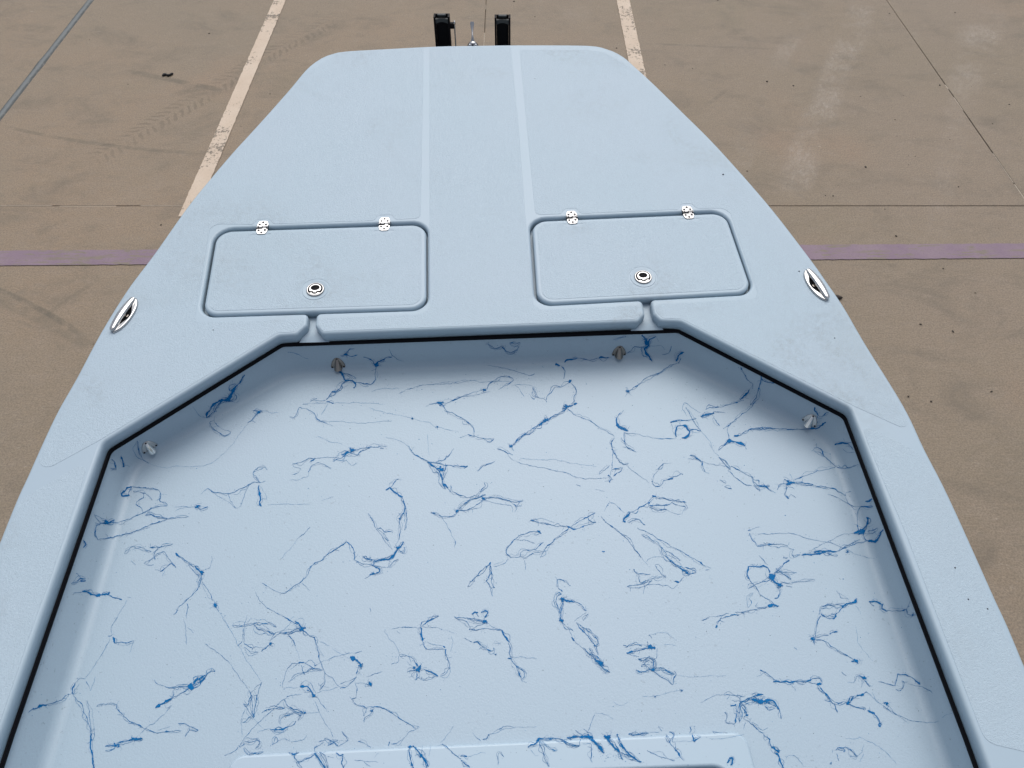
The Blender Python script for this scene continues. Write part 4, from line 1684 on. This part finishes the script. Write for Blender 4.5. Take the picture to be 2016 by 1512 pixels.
8: 460,1300 510,1270
7: 930,805 990,790
3: 990,790 1080,780
7: 680,960 710,940 730,940
6: 730,935 810,920 870,930 910,915
5: 910,840 940,900 990,920
6 3: 960,910 1040,940 1110,965
b10: 1110,965
3: 1110,970 1250,960
3 4: 900,1000 1000,950 1080,980 1040,1040
3 2: 870,1080 870,1030 960,970
9: 765,1130 830,1135 900,1130 940,1100
5: 940,1100 1000,1080 1020,1050
3: 650,1145 770,1120
3 2: 800,1150 900,1160
5: 820,1110 830,1130
4 4: 500,1270 560,1260 640,1240 660,1270 620,1320
4 3: 510,1310 560,1365 640,1360 700,1350
5: 790,1280 820,1210 840,1240
4: 780,1280 900,1220 960,1250
3: 1130,1190 1080,1240 960,1250
6 2: 1310,1220 1380,1250 1440,1240
5: 1250,1255 1310,1235
4: 1200,1320 1300,1260
5 2: 1340,1290 1400,1260 1440,1300
5: 1440,1295 1540,1240
5: 1540,1240 1510,1200 1480,1150
4: 1210,1360 1210,1290
5: 1640,1250 1690,1260 1760,1308
4: 1715,608 1790,585 1885,550
b18: 1762,678
3: 1762,690 1690,670 1610,665
4: 1610,665 1630,730 1610,820
7: 1575,825 1620,815
6: 1575,830 1630,890 1690,900 1725,920
5: 1725,915 1695,990
4: 1725,910 1760,900 1850,905 1940,950 2016,1000
5: 1780,950 1740,990 1700,1015 1700,1060
b10: 1775,945
9: 950,1358 1000,1380 1050,1360
6 2: 1000,1390 1040,1450 1120,1430 1200,1380 1230,1360
8: 1040,1450 1080,1512
10 4: 1210,1370 1250,1420 1310,1512
6 2: 1260,1360 1300,1430 1340,1512
6 2: 1420,1360 1450,1390 1490,1380
8: 1480,1390 1475,1470 1490,1512
5: 1340,1400 1400,1410
4: 1600,1435 1700,1445 1840,1455
4: 1700,1445 1760,1500
3: 1800,1410 1840,1360
@V3
6: 440,110 540,45 620,5
4: 580,0 530,60
12: 443,115 448,180 465,250
8: 460,230 490,228
7: 465,250 475,300 500,330
5: 500,335 580,335 680,335
3: 500,260 560,290 670,305
9: 665,305 690,315
7: 690,330 690,400
7: 700,385 720,450 730,520
5: 730,520 700,570 640,600
9: 620,600 560,565 490,540
6: 445,545 490,540
b30: 415,535
6: 310,560 350,545 400,535
6: 415,510 380,440 330,405
6: 330,405 240,405
3: 240,400 210,310 145,240 80,150
4: 230,400 215,460 150,485
4 3: 405,560 400,620 390,640
3 1: 420,620 480,645 590,600
3: 640,605 700,615 740,560 740,510
3: 740,360 765,260 750,200
3: 330,410 350,470
4: 150,130 270,120 440,118
4: 460,118 610,118
4: 205,155 240,183
2: 610,120 790,175
7: 785,15 840,20
6: 840,18 960,35 1060,45
12: 1060,50 1100,70
5: 785,20 850,45 900,60 930,110
6: 930,140 935,105
6: 930,140 1020,140 1105,122 1180,140 1250,145
11: 1250,140 1275,195 1320,265
8: 1320,265 1325,340 1330,415
10: 1315,425 1345,425
6 2: 1345,430 1390,510 1440,630
6: 1390,500 1465,550 1470,600 1440,640
3: 1345,415 1450,410 1600,430
3: 1440,645 1500,655
4: 880,225 960,265
8 2: 965,270 1010,270 1050,305 1100,335
7: 1100,335 1160,345 1170,325
2 2: 1170,275 1240,275
b6: 1187,388
5: 0,905 60,915 150,960 230,1015 300,1065 360,1095 400,1125
3: 400,1125 430,1108 370,1085
4: 400,1125 340,1155 280,1210 220,1255 150,1270
8: 125,1295 135,1255
3: 170,1280 230,1285 280,1210
2: 640,1265 720,1170 780,1090
4: 955,1165 1000,1205 1040,1240
7: 1060,1230 1100,1220 1120,1185
3 1: 1120,1185 1200,1155 1270,1120 1380,1110
2: 1380,1110 1600,1100
10: 315,1305 360,1300
9: 335,1310 340,1400 370,1512
9: 370,1295 430,1360 480,1420 500,1512
b16: 445,1390
10 3: 470,1410 500,1460 520,1500
4: 465,1290 450,1380
3: 540,1290 530,1400
6: 660,1275 740,1335 840,1420
7 3: 840,1400 900,1395
8: 850,1440 930,1505
3: 900,1400 1000,1380 1040,1355 1090,1370
5: 1215,1480 1220,1365 1250,1370 1275,1400
9 2: 1510,1310 1540,1290 1590,1270 1620,1220
8 3: 1600,1220 1700,1220 1760,1215
5 2: 1760,1215 1850,1235 1930,1270 2016,1290
4 4: 1620,1250 1660,1350 1690,1450 1720,1500
3 3: 1640,1240 1720,1300 1800,1340
5: 1930,1240 1940,1205 2016,1200
3: 1530,1330 1580,1390 1610,1380
@V4
8 3: 360,450 420,490 450,530 500,560
5 3: 300,320 360,440 440,480
5: 240,320 290,370 310,410
5: 895,195 920,220
3: 895,190 980,170 1080,180 1160,240
3: 1040,290 1160,295
7: 645,295 680,310
4 2: 680,305 760,290 830,295
b20: 900,312
10: 900,315 960,325
5: 880,250 890,300
12: 670,370 740,355
8: 740,355 800,345 880,325
4: 700,385 800,410
4: 980,320 970,420 930,435
6 5: 900,420 940,450 930,510 930,550
5 5: 790,430 870,420 900,400
4 4: 820,510 860,470 900,440
7 3: 770,540 820,560 900,545
b14: 930,540
4 5: 930,520 1010,520 1090,560 1150,580
6: 940,550 1000,600 1090,650 1130,685
6: 1130,685 1140,620 1165,580 1150,545
5 4: 850,480 900,520 930,545
2: 1180,590 1290,610 1490,600 1660,595
3: 955,800 1015,787
3: 1015,787 1090,760 1230,740
b6: 955,803
b8: 1222,744
2: 830,795 950,800
4: 285,1160 330,1050 360,975
3: 360,975 430,970 500,995 540,1025
2: 540,850 570,880 640,885 690,860
4: 1400,860 1460,840 1550,790 1640,785
6: 1640,785 1740,790 1790,810 1800,855
11: 1705,900 1760,880
7: 1800,855 1880,830 1970,785 2016,790
7 3: 1800,860 1900,840 1980,830
b22: 1995,850
8: 1760,880 1765,980 1755,1065
5: 1755,1065 1735,1080 1660,1060 1665,980 1650,960
7 3: 1795,870 1830,920 1860,980
6 2: 1790,880 1800,980 1795,1060
6: 1860,980 1880,985 1840,1005
5: 1820,1000 1920,1075 1960,1120
4: 1850,1060 1835,1130
4: 1720,840 1790,845
4: 1800,800 1855,795
10: 80,1210 200,1200
14 3: 200,1205 290,1195 340,1215
b18: 300,1200
14 4: 290,1200 360,1260 420,1320 450,1365
b18: 410,1310
14 4: 450,1190 500,1240 550,1300 600,1360
b24: 485,1200
9 3: 580,1180 610,1260 680,1360 760,1420 820,1455
8: 600,1360 640,1430
8: 610,1360 700,1390 760,1430
6: 320,1270 325,1350 320,1430 335,1455
8 2: 700,1175 790,1180 890,1160
4: 900,1160 1000,1150
6: 990,1100 1020,1150
7: 1100,1155 1135,1180 1110,1260 1160,1330 1200,1400 1240,1435
5 2: 1070,1190 1100,1260
5: 1305,1100 1320,1130 1300,1170
7: 1325,1180 1340,1240 1410,1200
b10: 1342,1242
5: 880,1340 980,1390 1150,1440
2: 1150,1245 1330,1250
4: 1520,1150 1590,1160 1680,1160
3: 1490,1220 1600,1225 1740,1200 1840,1175
12: 1665,1460 1690,1425
11: 1690,1425 1720,1420 1710,1480
6 2: 0,1220 60,1245 130,1285 200,1290
5: 215,1230 210,1285
3: 240,1270 320,1270
5: 170,1140 240,1190
5: 245,1125 290,1160
@V5
9: 85,540 110,552
5: 110,552 170,590 240,640
12: 220,655 280,660
12: 280,660 360,658 440,655
8 2: 440,655 520,655 580,645
7: 580,640 630,620 680,630 690,665
10: 645,680 690,675
4: 560,665 640,685
6 2: 660,690 720,760 780,820 860,885
7: 720,835 780,850
6: 780,850 830,900 850,960
5: 860,885 940,865
b18: 960,865
8: 960,860 980,800 1010,800
8: 980,850 1040,800
16: 1040,795 1100,785
6: 1100,785 1140,760
7 2: 970,880 1040,915 1130,935
15: 1160,945 1215,970
8: 1215,975 1250,1010 1270,1060
6: 1270,1060 1260,1090 1275,1100 1278,1070
3: 390,685 440,745
3: 50,608 120,570
10 3: 0,825 60,850 140,850
7: 0,810 60,790 120,785
10: 140,835 200,840 240,880 270,930
7: 270,930 290,1015
b20: 90,855
b18: 150,850
5 4: 120,870 200,880 240,900
5: 130,900 170,940 230,920
4: 0,770 110,780
5: 0,1065 60,1130 120,1185
6: 120,1185 180,1230
8: 180,1220 175,1260 200,1310
10 3: 200,1300 250,1340 260,1360
b14: 258,1345
12: 240,1370 275,1410
10: 275,1410 290,1460 315,1512
3: 60,1110 110,1140 165,1112
b20: 1110,620
6: 1110,630 1090,600 1040,595 1025,640
6: 1115,640 1170,700
4: 1090,640 1090,715
3: 1025,640 1015,665 950,660
4: 890,560 940,595
b14: 1337,870
5: 1340,880 1360,905
4 2: 1300,890 1370,940 1440,985
4: 1360,900 1430,980 1520,1015 1600,1045 1730,1062 1860,1045
3: 1190,760 1240,850 1300,890
3: 1140,760 1260,860
3: 1895,1015 1940,980 1995,965
2: 1450,1000 1560,1070
7: 1450,580 1520,585 1580,610
6: 1580,610 1630,640 1670,680
7: 1450,580 1440,630 1420,695
4: 1420,695 1320,675 1250,655
5: 1485,645 1510,665 1500,720 1460,750 1425,730
4: 1510,660 1550,655
4: 1550,680 1650,695 1740,730 1800,770
3: 930,1220 1050,1215 1070,1200 1150,1240 1230,1280 1320,1345 1430,1470
6: 840,1330 850,1310 940,1310
5 2: 940,1305 990,1340 1045,1395
5: 850,1325 920,1340 910,1350
4: 800,1360 810,1330
4: 840,1370 870,1440
3: 1045,1395 1090,1360 1110,1280
3 1: 970,1390 1040,1410
b6: 785,1465
3: 1070,1450 1105,1370
3: 335,1430 360,1395 430,1390 520,1500
2: 1030,100 1060,280 1130,370 1200,450
"""
TILES = {'T1': (130, 660, 4.2), 'T2': (560, 660, 4.2), 'T3': (960, 660, 4.2), 'T4': (1340, 680, 4.2), 'U1': (60, 960, 4.2), 'U2': (480, 960, 4.2), 'U3': (920, 960, 4.2), 'U4': (1340, 960, 4.2),
         'V1': (0, 1212, 5.04), 'V2': (380, 1212, 5.04), 'V3': (740, 1212, 5.04), 'V4': (1100, 1212, 5.04), 'V5': (1480, 1212, 5.04)}
rnd = random.Random(77)
def cr(pts, step):
    P = [Vector(p) for p in pts]
    if len(P) == 1: return P
    out = []
    for i in range(len(P) - 1):
        p0, p1, p2, p3 = P[max(i - 1, 0)], P[i], P[i + 1], P[min(i + 2, len(P) - 1)]
        k = max(1, int((p2 - p1).length / step))
        for j in range(k):
            t = j / k
            a = 0.5 * ((2 * p1) + (p2 - p0) * t + (2 * p0 - 5 * p1 + 4 * p2 - p3) * t * t + (3 * p1 - p0 - 3 * p2 + p3) * t ** 3)
            lin_ = p1.lerp(p2, t)
            out.append(a.lerp(lin_, 0.45))
    out.append(P[-1])
    return out

clusters = []                                              # each: dict(box, verts, faces, midx)
def ribbon(cl, pts, width, jit, lift, mi, taper=True):
    """lay a ribbon of paint of given px width on the surface"""
    sd = rnd.uniform(0, 500)
    n = len(pts)
    if n < 2: return
    L = 0.0
    prev = None
    prev_l = None
    for i, p in enumerate(pts):
        t = (pts[min(i + 1, n - 1)] - pts[max(i - 1, 0)])
        if t.length < 1e-6: continue
        t.normalize()
        nn = Vector((-t.y, t.x))
        if i: L += (p - pts[i - 1]).length
        off = noise.noise(Vector((L * 0.085, sd, 0))) * jit + noise.noise(Vector((L * 0.28, sd, 5))) * jit * 0.45
        q = p + nn * off
        nz = noise.noise(Vector((L * 0.10, sd, 11))) + 0.5 * noise.noise(Vector((L * 0.35, sd, 15)))
        w = width * ((0.55 if width < 2.6 else 0.72) + 0.55 * nz + (1.6 * max(0.0, nz - 0.1) ** 1.5 if width > 0.8 else 0.0))
        w = max(w, width * 0.28)
        if taper:
            e = min(i, n - 1 - i) / max(1, n - 1)
            w *= 0.45 + 0.55 * min(1, e * 7)
        h0 = hit(*(q + nn * w / 2)); h1 = hit(*(q - nn * w / 2))
        if not h0 or not h1 or (h0[0] - h1[0]).length > 0.05:
            prev = None; continue
        if prev_l and (h0[0] - prev_l).length > 0.06:
            prev = None
        prev_l = h0[0]
        b = len(cl['v'])
        cl['v'] += [h0[0] + h0[1] * lift, h1[0] + h1[1] * lift]
        if prev is not None:
            cl['f'].append((prev, prev + 1, b + 1, b)); cl['m'].append(mi)
        prev = b

def blot(cl, c, r, lift, mi, k=15, rag=0.7):
    ctr = hit(*c)
    if not ctr: return
    sd = rnd.uniform(0, 500)
    b = len(cl['v'])
    cl['v'].append(ctr[0] + ctr[1] * (lift + 0.0002))
    for i in range(k):
        a = 2 * math.pi * i / k
        rr_ = r * (1.0 + rag * 1.5 * noise.noise(Vector((math.cos(a) * 1.6, math.sin(a) * 1.6, sd))))
        h = hit(c[0] + rr_ * math.cos(a) * 1.15, c[1] + rr_ * math.sin(a) * 0.85)
        if not h or (h[0] - ctr[0]).length > 0.06: h = ctr
        cl['v'].append(h[0] + h[1] * lift)
    for i in range(k):
        cl['f'].append((b, b + 1 + i, b + 1 + (i + 1) % k)); cl['m'].append(mi)

tile = None
items = []
for ln in STROKES.strip().splitlines():
    ln = ln.strip()
    if not ln: continue
    if ln[0] == '@':
        tile = TILES[ln[1:]]; continue
    head, body = ln.split(':')
    pts = [tuple(float(v) for v in q.split(',')) for q in body.split()]
    pts = [Vector((tile[0] + x / tile[2], tile[1] + y / tile[2])) for x, y in pts]
    hd = head.split()
    if hd[0][0] == 'b':
        items.append(('b', float(hd[0][1:]) / tile[2], 0, pts))
    else:
        items.append(('s', float(hd[0]) / tile[2], int(hd[1]) if len(hd) > 1 else 0, pts))
# strokes that touch belong to one splash
par = list(range(len(items)))
def find(i):
    while par[i] != i:
        par[i] = par[par[i]]; i = par[i]
    return i
samples = [cr(it[3], 4.0) for it in items]
for i in range(len(items)):
    for j in range(i):
        if find(i) == find(j): continue
        A, B = samples[i], samples[j]
        if min(a.x for a in A) > max(b.x for b in B) + 8 or max(a.x for a in A) < min(b.x for b in B) - 8: continue
        if min(a.y for a in A) > max(b.y for b in B) + 8 or max(a.y for a in A) < min(b.y for b in B) - 8: continue
        if any((a - b).length < 4.6 for a in A for b in B):
            par[find(i)] = find(j)
groups = {}
for i in range(len(items)): groups.setdefault(find(i), []).append(i)
order = 0
for gi, mem in groups.items():
    cl = {'v': [], 'f': [], 'm': []}
    for i in mem:
        kind, w, comp, pts = items[i]
        order += 1
        lift = 0.00035 + 0.00045 * ((order * 37) % 101) / 101.0
        if kind == 'b':
            blot(cl, pts[0], w * 0.85, lift + 0.0004, 0)
            for _ in range(5):                              # lobes and curled hairs thrown out of the blot
                a = rnd.uniform(0, 6.28); l = w * rnd.uniform(0.5, 1.5)
                e = pts[0] + Vector((math.cos(a), math.sin(a) * 0.8)) * l
                blot(cl, e, w * rnd.uniform(0.25, 0.55), lift + 0.0003, 0, 9, 0.8)
            for _ in range(9):                              # fine web hung round it
                a = rnd.uniform(0, 6.28); turn = rnd.uniform(-2.6, 2.6); l = w * rnd.uniform(1.0, 2.6)
                o0 = pts[0] + Vector((rnd.gauss(0, w * 0.8), rnd.gauss(0, w * 0.7)))
                arc = [o0]
                for q_ in range(6):
                    a += turn / 6
                    arc.append(arc[-1] + Vector((math.cos(a), math.sin(a) * 0.8)) * l / 4)
                ribbon(cl, cr(arc, 1.6), rnd.choice((0.4, 0.45, 0.6)), 2.2, lift, rnd.choice((0, 1, 1)))
            continue
        path = cr(pts, 1.6)
        thin = w < 0.85
        ribbon(cl, path, w * (1.2 if thin else 1.42 if w < 1.6 else 1.9), 2.2 if not thin else 2.0, lift, 1 if w < 0.6 else 0)
        if w > 0.85 and len(path) > 8: comp += 1 + (w > 1.5)
        for c in range(comp):
            ph = rnd.uniform(3, 9) * rnd.choice((-1, 1))
            q = []
            for k, p in enumerate(path):
                t = path[min(k + 1, len(path) - 1)] - path[max(k - 1, 0)]
                nn = Vector((-t.y, t.x)).normalized() if t.length > 0 else Vector((0, 0))
                e = max(0.0, math.sin(math.pi * k / max(1, len(path) - 1))) ** 0.6
                q.append(p + nn * (ph * e * (0.5 + noise.noise(Vector((k * 0.12, ph, gi * 0.37))))))
            ribbon(cl, q, rnd.choice((0.5, 0.6, 0.9)), 3.0, lift + 0.0001, rnd.choice((0, 1)))
        # short hairs and beads along the heavier strands
        if w > 1.0 and len(path) > 4:
            for _ in range(int(len(path) * 1.6 / 16) + 1):
                k = rnd.randrange(len(path))
                a = rnd.uniform(0, 6.28); l = rnd.uniform(3, 13)
                e = path[k] + Vector((math.cos(a), math.sin(a) * 0.8)) * l
                mdl = path[k].lerp(e, 0.5) + Vector((rnd.uniform(-2, 2), rnd.uniform(-2, 2)))
                ribbon(cl, cr([path[k], mdl, e], 1.6), rnd.choice((0.4, 0.5, 0.7)), 1.2, lift, rnd.choice((0, 1)))
        if w > 0.8:
            for e in (path[0], path[-1]):
                if rnd.random() < 0.35: blot(cl, e, w * rnd.uniform(0.55, 0.9), lift + 0.0002, 0, 8)
        # flecks of mist near the strand
        for _ in range(int(len(path) / 8)):
            k = rnd.randrange(len(path))
            c = path[k] + Vector((rnd.gauss(0, 6), rnd.gauss(0, 5)))
            blot(cl, c, rnd.choice((0.3, 0.35, 0.45, 0.6)), lift, rnd.choice((0, 1)), 5)
    if not cl['f']: continue
    o = link('paint_splatter', cl['v'], cl['f'], None, liner, False, mats=[M_PAINT, M_PAINT_THIN], mat_idx=cl['m'])
# the webbing carries on over the after part of the sole
rx0, rx1 = min(p.x for p in rimo) - 0.02, max(p.x for p in rimo) + 0.02
ry0, ry1 = min(p.y for p in rimo) - 0.02, max(p.y for p in rimo) + 0.02
fy0 = min(p.y for p in inner) + 0.05
def half_beam(y, side):
    xs_ = [p.x for p in inner if abs(p.y - y) < 0.12]
    return (max(xs_) if side > 0 else min(xs_)) if xs_ else 0.0
for src in [o_ for o_ in liner.children if o_.name.startswith('paint_splatter')]:
    co = [v.co for v in src.data.vertices]
    if max(c.z for c in co) > SOLE + 0.004: continue
    x0, x1 = min(c.x for c in co), max(c.x for c in co)
    y0, y1 = min(c.y for c in co), max(c.y for c in co)
    for dy, dx in ((-0.62, 0.03), (-1.10, -0.05), (-1.62, 0.08)):
        a0, a1, b0, b1 = x0 + dx, x1 + dx, y0 + dy, y1 + dy
        if b0 < fy0 or b1 > ry1 - 0.08: continue
        if a1 > rx0 and a0 < rx1 and b1 > ry0: continue
        if a0 < half_beam((b0 + b1) / 2, -1) + 0.04 or a1 > half_beam((b0 + b1) / 2, 1) - 0.04: continue
        cpy = src.copy()
        C.objects.link(cpy)
        cpy.parent = liner
        cpy.location = (dx, dy, 0)
# fine overspray specks all over the sole
cl = {'v': [], 'f': [], 'm': []}
for _ in range(1500):
    c = (rnd.uniform(60, 1880), rnd.uniform(730, 1512))
    if rnd.random() > 0.35 + 0.65 * (0.5 + 0.5 * noise.noise(Vector((c[0] * 0.006, c[1] * 0.006, 3)))): continue
    blot(cl, c, rnd.choice((0.28, 0.35, 0.4, 0.5, 0.75)), 0.0003, rnd.choice((0, 1, 1)), 5)
for c, r in (((1188, 1086), 2.2), ((1546, 1015), 1.3), ((1660, 1140), 1.2)):
    blot(cl, c, r, 0.0003, 0, 8)
for _ in range(70):                                        # drip mist on the hatch rim face
    blot(cl, (rnd.gauss(1215, 22), rnd.gauss(1488, 8)), rnd.choice((0.35, 0.5, 0.8)), 0.0003, 0, 5)
o = link('overspray_specks', cl['v'], cl['f'], None, liner, False, mats=[M_PAINT, M_SPECK], mat_idx=cl['m'])
o['kind'] = 'stuff'

# specks of dirt on the deck
mb = MB()
for px, py, r in ((1423.5, 344, 0.0036), (1573, 534.5, 0.0026), (1643, 666, 0.002), (1880, 1118, 0.0022), (1906, 1180, 0.002), (1944, 1199, 0.002), (420, 650, 0.0018), (1053, 155, 0.0016)):
    c = D(px, py)
    stone_z = 0.0012
    prof = [(r, 0.0), (r * 0.8, r * 0.4), (r * 0.2, r * 0.6)]
    mb.lathe(prof, 7, Matrix.Translation((c.x, c.y, stone_z)))
o = mb.build('deck_grit', M_SPECK, boat)
o['kind'] = 'stuff'

# ------------------------------------------------------------------ hull below the deck
cx = sum(p.x for p in OUT) / len(OUT)
def hull_ring(ins, z, kx, ky):
    ring = offset(OUT, -ins)
    y0 = LB
    return [Vector((p.x * kx, y0 + (p.y - y0) * ky, z)) for p in ring]
mb = MB()
mb.loft([hull_ring(0.001, -0.018, 1, 1), hull_ring(0.006, -0.06, 1, 1), hull_ring(0.02, -0.12, 0.99, 0.995), hull_ring(0.03, -0.28, 0.93, 0.975), hull_ring(0.03, -0.44, 0.80, 0.94), hull_ring(0.03, -0.52, 0.62, 0.90), hull_ring(0.03, -0.56, 0.2, 0.84)], cap=False)
bot = hull_ring(0.03, -0.56, 0.2, 0.84)
for t in tessellate_polygon([bot]):
    mb.add([bot[i] for i in t], [(0, 1, 2)], False)
mb.build('hull', gel_mat('gelcoat_hull', GEL, 0.2), boat)

# ------------------------------------------------------------------ trailer
trailer = empty('boat_trailer')
tag(trailer, label='black posted boat trailer showing just beyond the tip of the bow', category='trailer')
bow_tip = BOAT @ Vector((D(930, 92).x, D(930, 92).y, 0))
def vert_plane(px, py, yplane):
    d = ray(px, py)
    return EYE + d * (yplane / d.y)
YP = bow_tip.y + 0.16
def post(px0, px1, ytop, bx0, bx1, label):
    """square black bow post with an open aft face, a shaded lip under its grey top cap"""
    tl, tr_ = vert_plane(px0, ytop, YP), vert_plane(px1, ytop, YP)
    w = (tr_ - tl).length
    xc, zt = (tl.x + tr_.x) / 2, tl.z
    root = empty('bow_post', trailer)
    root['label'] = label
    m_ = MB()
    dp = 0.034
    wall = 0.0075
    m_.box(xc - w / 2 + wall / 2, YP + dp / 2, zt / 2 + 0.12, wall, dp, zt - 0.24, 0.001)
    m_.box(xc + w / 2 - wall / 2, YP + dp / 2, zt / 2 + 0.12, wall, dp, zt - 0.24, 0.001)
    m_.box(xc, YP + dp - wall / 2, zt / 2 + 0.12, w - 2 * wall - 0.001, wall, zt - 0.24, 0.001)
    m_.build('post_channel', M_POST, root)
    c_ = MB()
    # cap: curved lip between the flanges and a flat tab on top
    n = 10
    for i in range(n):
        t0, t1 = i / n, (i + 1) / n
        x0, x1 = xc - w / 2 + wall + (w - 2 * wall) * t0, xc - w / 2 + wall + (w - 2 * wall) * t1
        sag = 0.020 - 0.008 * (1 - (2 * (t0 + t1) / 2 - 1) ** 2) 
        c_.box((x0 + x1) / 2, YP + 0.012, zt - 0.012 - sag / 2, (x1 - x0), 0.012, sag, 0.0)
    c_.build('post_lip', M_CAP, root)
    t_ = MB()
    t_.box(xc, YP + dp / 2, zt + 0.001, w * 0.5, 0.010, 0.008, 0.001)
    t_.build('post_cap', M_CAP, root)
    return xc, zt, w
xa, za, wa = post(853, 884.5, 33.5, 0, 0, 'left black bow post with a side pin')
xb, zb, wb = post(973.5, 1005, 35.5, 0, 0, 'right black bow post')
# pin and strap rod on the inner side of the left post
m_ = MB()
m_.tube([(xa + wa / 2, YP + 0.02, za - 0.045), (xa + wa / 2 + 0.016, YP + 0.02, za - 0.045)], 0.0135, 12)
m_.build('pin_boss', M_POST, trailer)
m_ = MB()
m_.tube([(xa + wa / 2 + 0.019, YP + 0.018, za - 0.024), (xa + wa / 2 + 0.019, YP + 0.018, za - 0.35)], 0.0032, 10)
m_.lathe([(0.0, -0.002), (0.005, -0.002), (0.006, 0.004), (0.003, 0.009), (0.0, 0.010)], 12, Matrix.Translation((xa + wa / 2 + 0.019, YP + 0.012, za - 0.034)))
m_.build('pin_rod', M_CHROME, trailer)
# bridge and winch stand, tongue, rails, bunks, axle and wheels (mostly under the hull)
m_ = MB()
m_.box((xa + xb) / 2, YP + 0.04, 0.45, abs(xb - xa) + 0.08, 0.07, 0.07, 0.004)
m_.box((xa + xb) / 2, YP + 0.10, 0.33, 0.10, 0.10, 0.16, 0.004)
m_.build('post_bridge', M_POST, trailer)
xm = (xa + xb) / 2
m_ = MB()
m_.box(xm, YP + 0.1 - 0.75, 0.26, 0.09, 2.0, 0.10, 0.004)
m_.build('tongue', M_GALV, trailer)
for sgn in (-1, 1):
    m_ = MB()
    m_.box(xm + sgn * 0.45, YP - 2.9, 0.26, 0.07, 3.6, 0.10, 0.004)
    m_.build('frame_rail', M_GALV, trailer)
    m_ = MB()
    m_.box(xm + sgn * 0.40, YP - 2.9, 0.42, 0.09, 2.6, 0.05, 0.006)
    m_.build('bunk', plain('bunk_carpet', (0.03, 0.03, 0.035), 0.95), trailer)
    m_ = MB()
    T = Matrix.Translation((xm + sgn * 0.72, YP - 3.9, 0.31)) @ Matrix.Rotation(math.pi / 2, 4, 'Y')
    m_.lathe([(0.17, -0.09), (0.27, -0.10), (0.31, -0.07), (0.31, 0.07), (0.27, 0.10), (0.17, 0.09)], 32, T)
    tyre = m_.build('wheel', M_TYRE, trailer)
    m_ = MB()
    m_.lathe([(0.05, -0.085), (0.169, -0.088), (0.169, 0.088), (0.05, 0.06)], 24, T)
    m_.build('rim', M_GALV, tyre)
for yy in (YP - 1.2, YP - 2.4, YP - 3.9):
    m_ = MB()
    m_.box(xm, yy, 0.19, 1.30 if yy < YP - 3 else 0.92, 0.07, 0.07, 0.004)
    m_.build('cross_member', M_GALV, trailer)

# polished lever with dome base at the tip of the bow
q = vert_plane(931, 86, bow_tip.y + 0.035)
lev = empty('bow_lever', boat)
lev['label'] = 'polished lever with flared tip and dome base at the bow'
def W(px, py, yo): return INV @ vert_plane(px, py, bow_tip.y + yo)
m_ = MB()
bs = W(931, 90, 0.03)
m_.lathe([(0.030, -0.05), (0.028, -0.012), (0.021, 0.006), (0.013, 0.015), (0.007, 0.019), (0.001, 0.020)], 24, Matrix.Translation((bs.x, bs.y, bs.z)))
m_.build('lever_base', M_CHROME, lev)
m_ = MB()
pth = [W(930.5, 84, 0.026), W(930.3, 78, 0.03), W(930, 70, 0.045), W(929.8, 62, 0.06), W(929.6, 54, 0.075), W(929.5, 47, 0.085), W(929.4, 43.5, 0.09)]
rings = []
for p, w, t in zip(pth, (0.0085, 0.0060, 0.0038, 0.0035, 0.0062, 0.0082, 0.0075), (0.006, 0.005, 0.0036, 0.0034, 0.0034, 0.003, 0.0022)):
    rings.append([p + Vector((w * math.cos(2 * math.pi * k / 14), 0.3 * t * math.sin(2 * math.pi * k / 14), t * math.sin(2 * math.pi * k / 14))) for k in range(14)])
m_.loft(rings)
m_.build('lever_arm', M_CHROME, lev)
m_ = MB()
for dx in (-0.0125, 0.0125):
    m_.lathe([(0.0075, -0.02), (0.0075, 0.006), (0.004, 0.012), (0.0005, 0.013)], 14, Matrix.Translation((bs.x + dx, bs.y - 0.01, bs.z)))
m_.build('lever_lug', M_CHROME, lev)
m_ = MB()
m_.lathe([(0.0042, 0.0), (0.0042, 0.003), (0.001, 0.004)], 12, Matrix.Translation((bs.x, bs.y - 0.017, bs.z + 0.013)) @ Matrix.Rotation(math.radians(60), 4, 'X'))
m_.build('lever_bore', M_HOLE, lev)
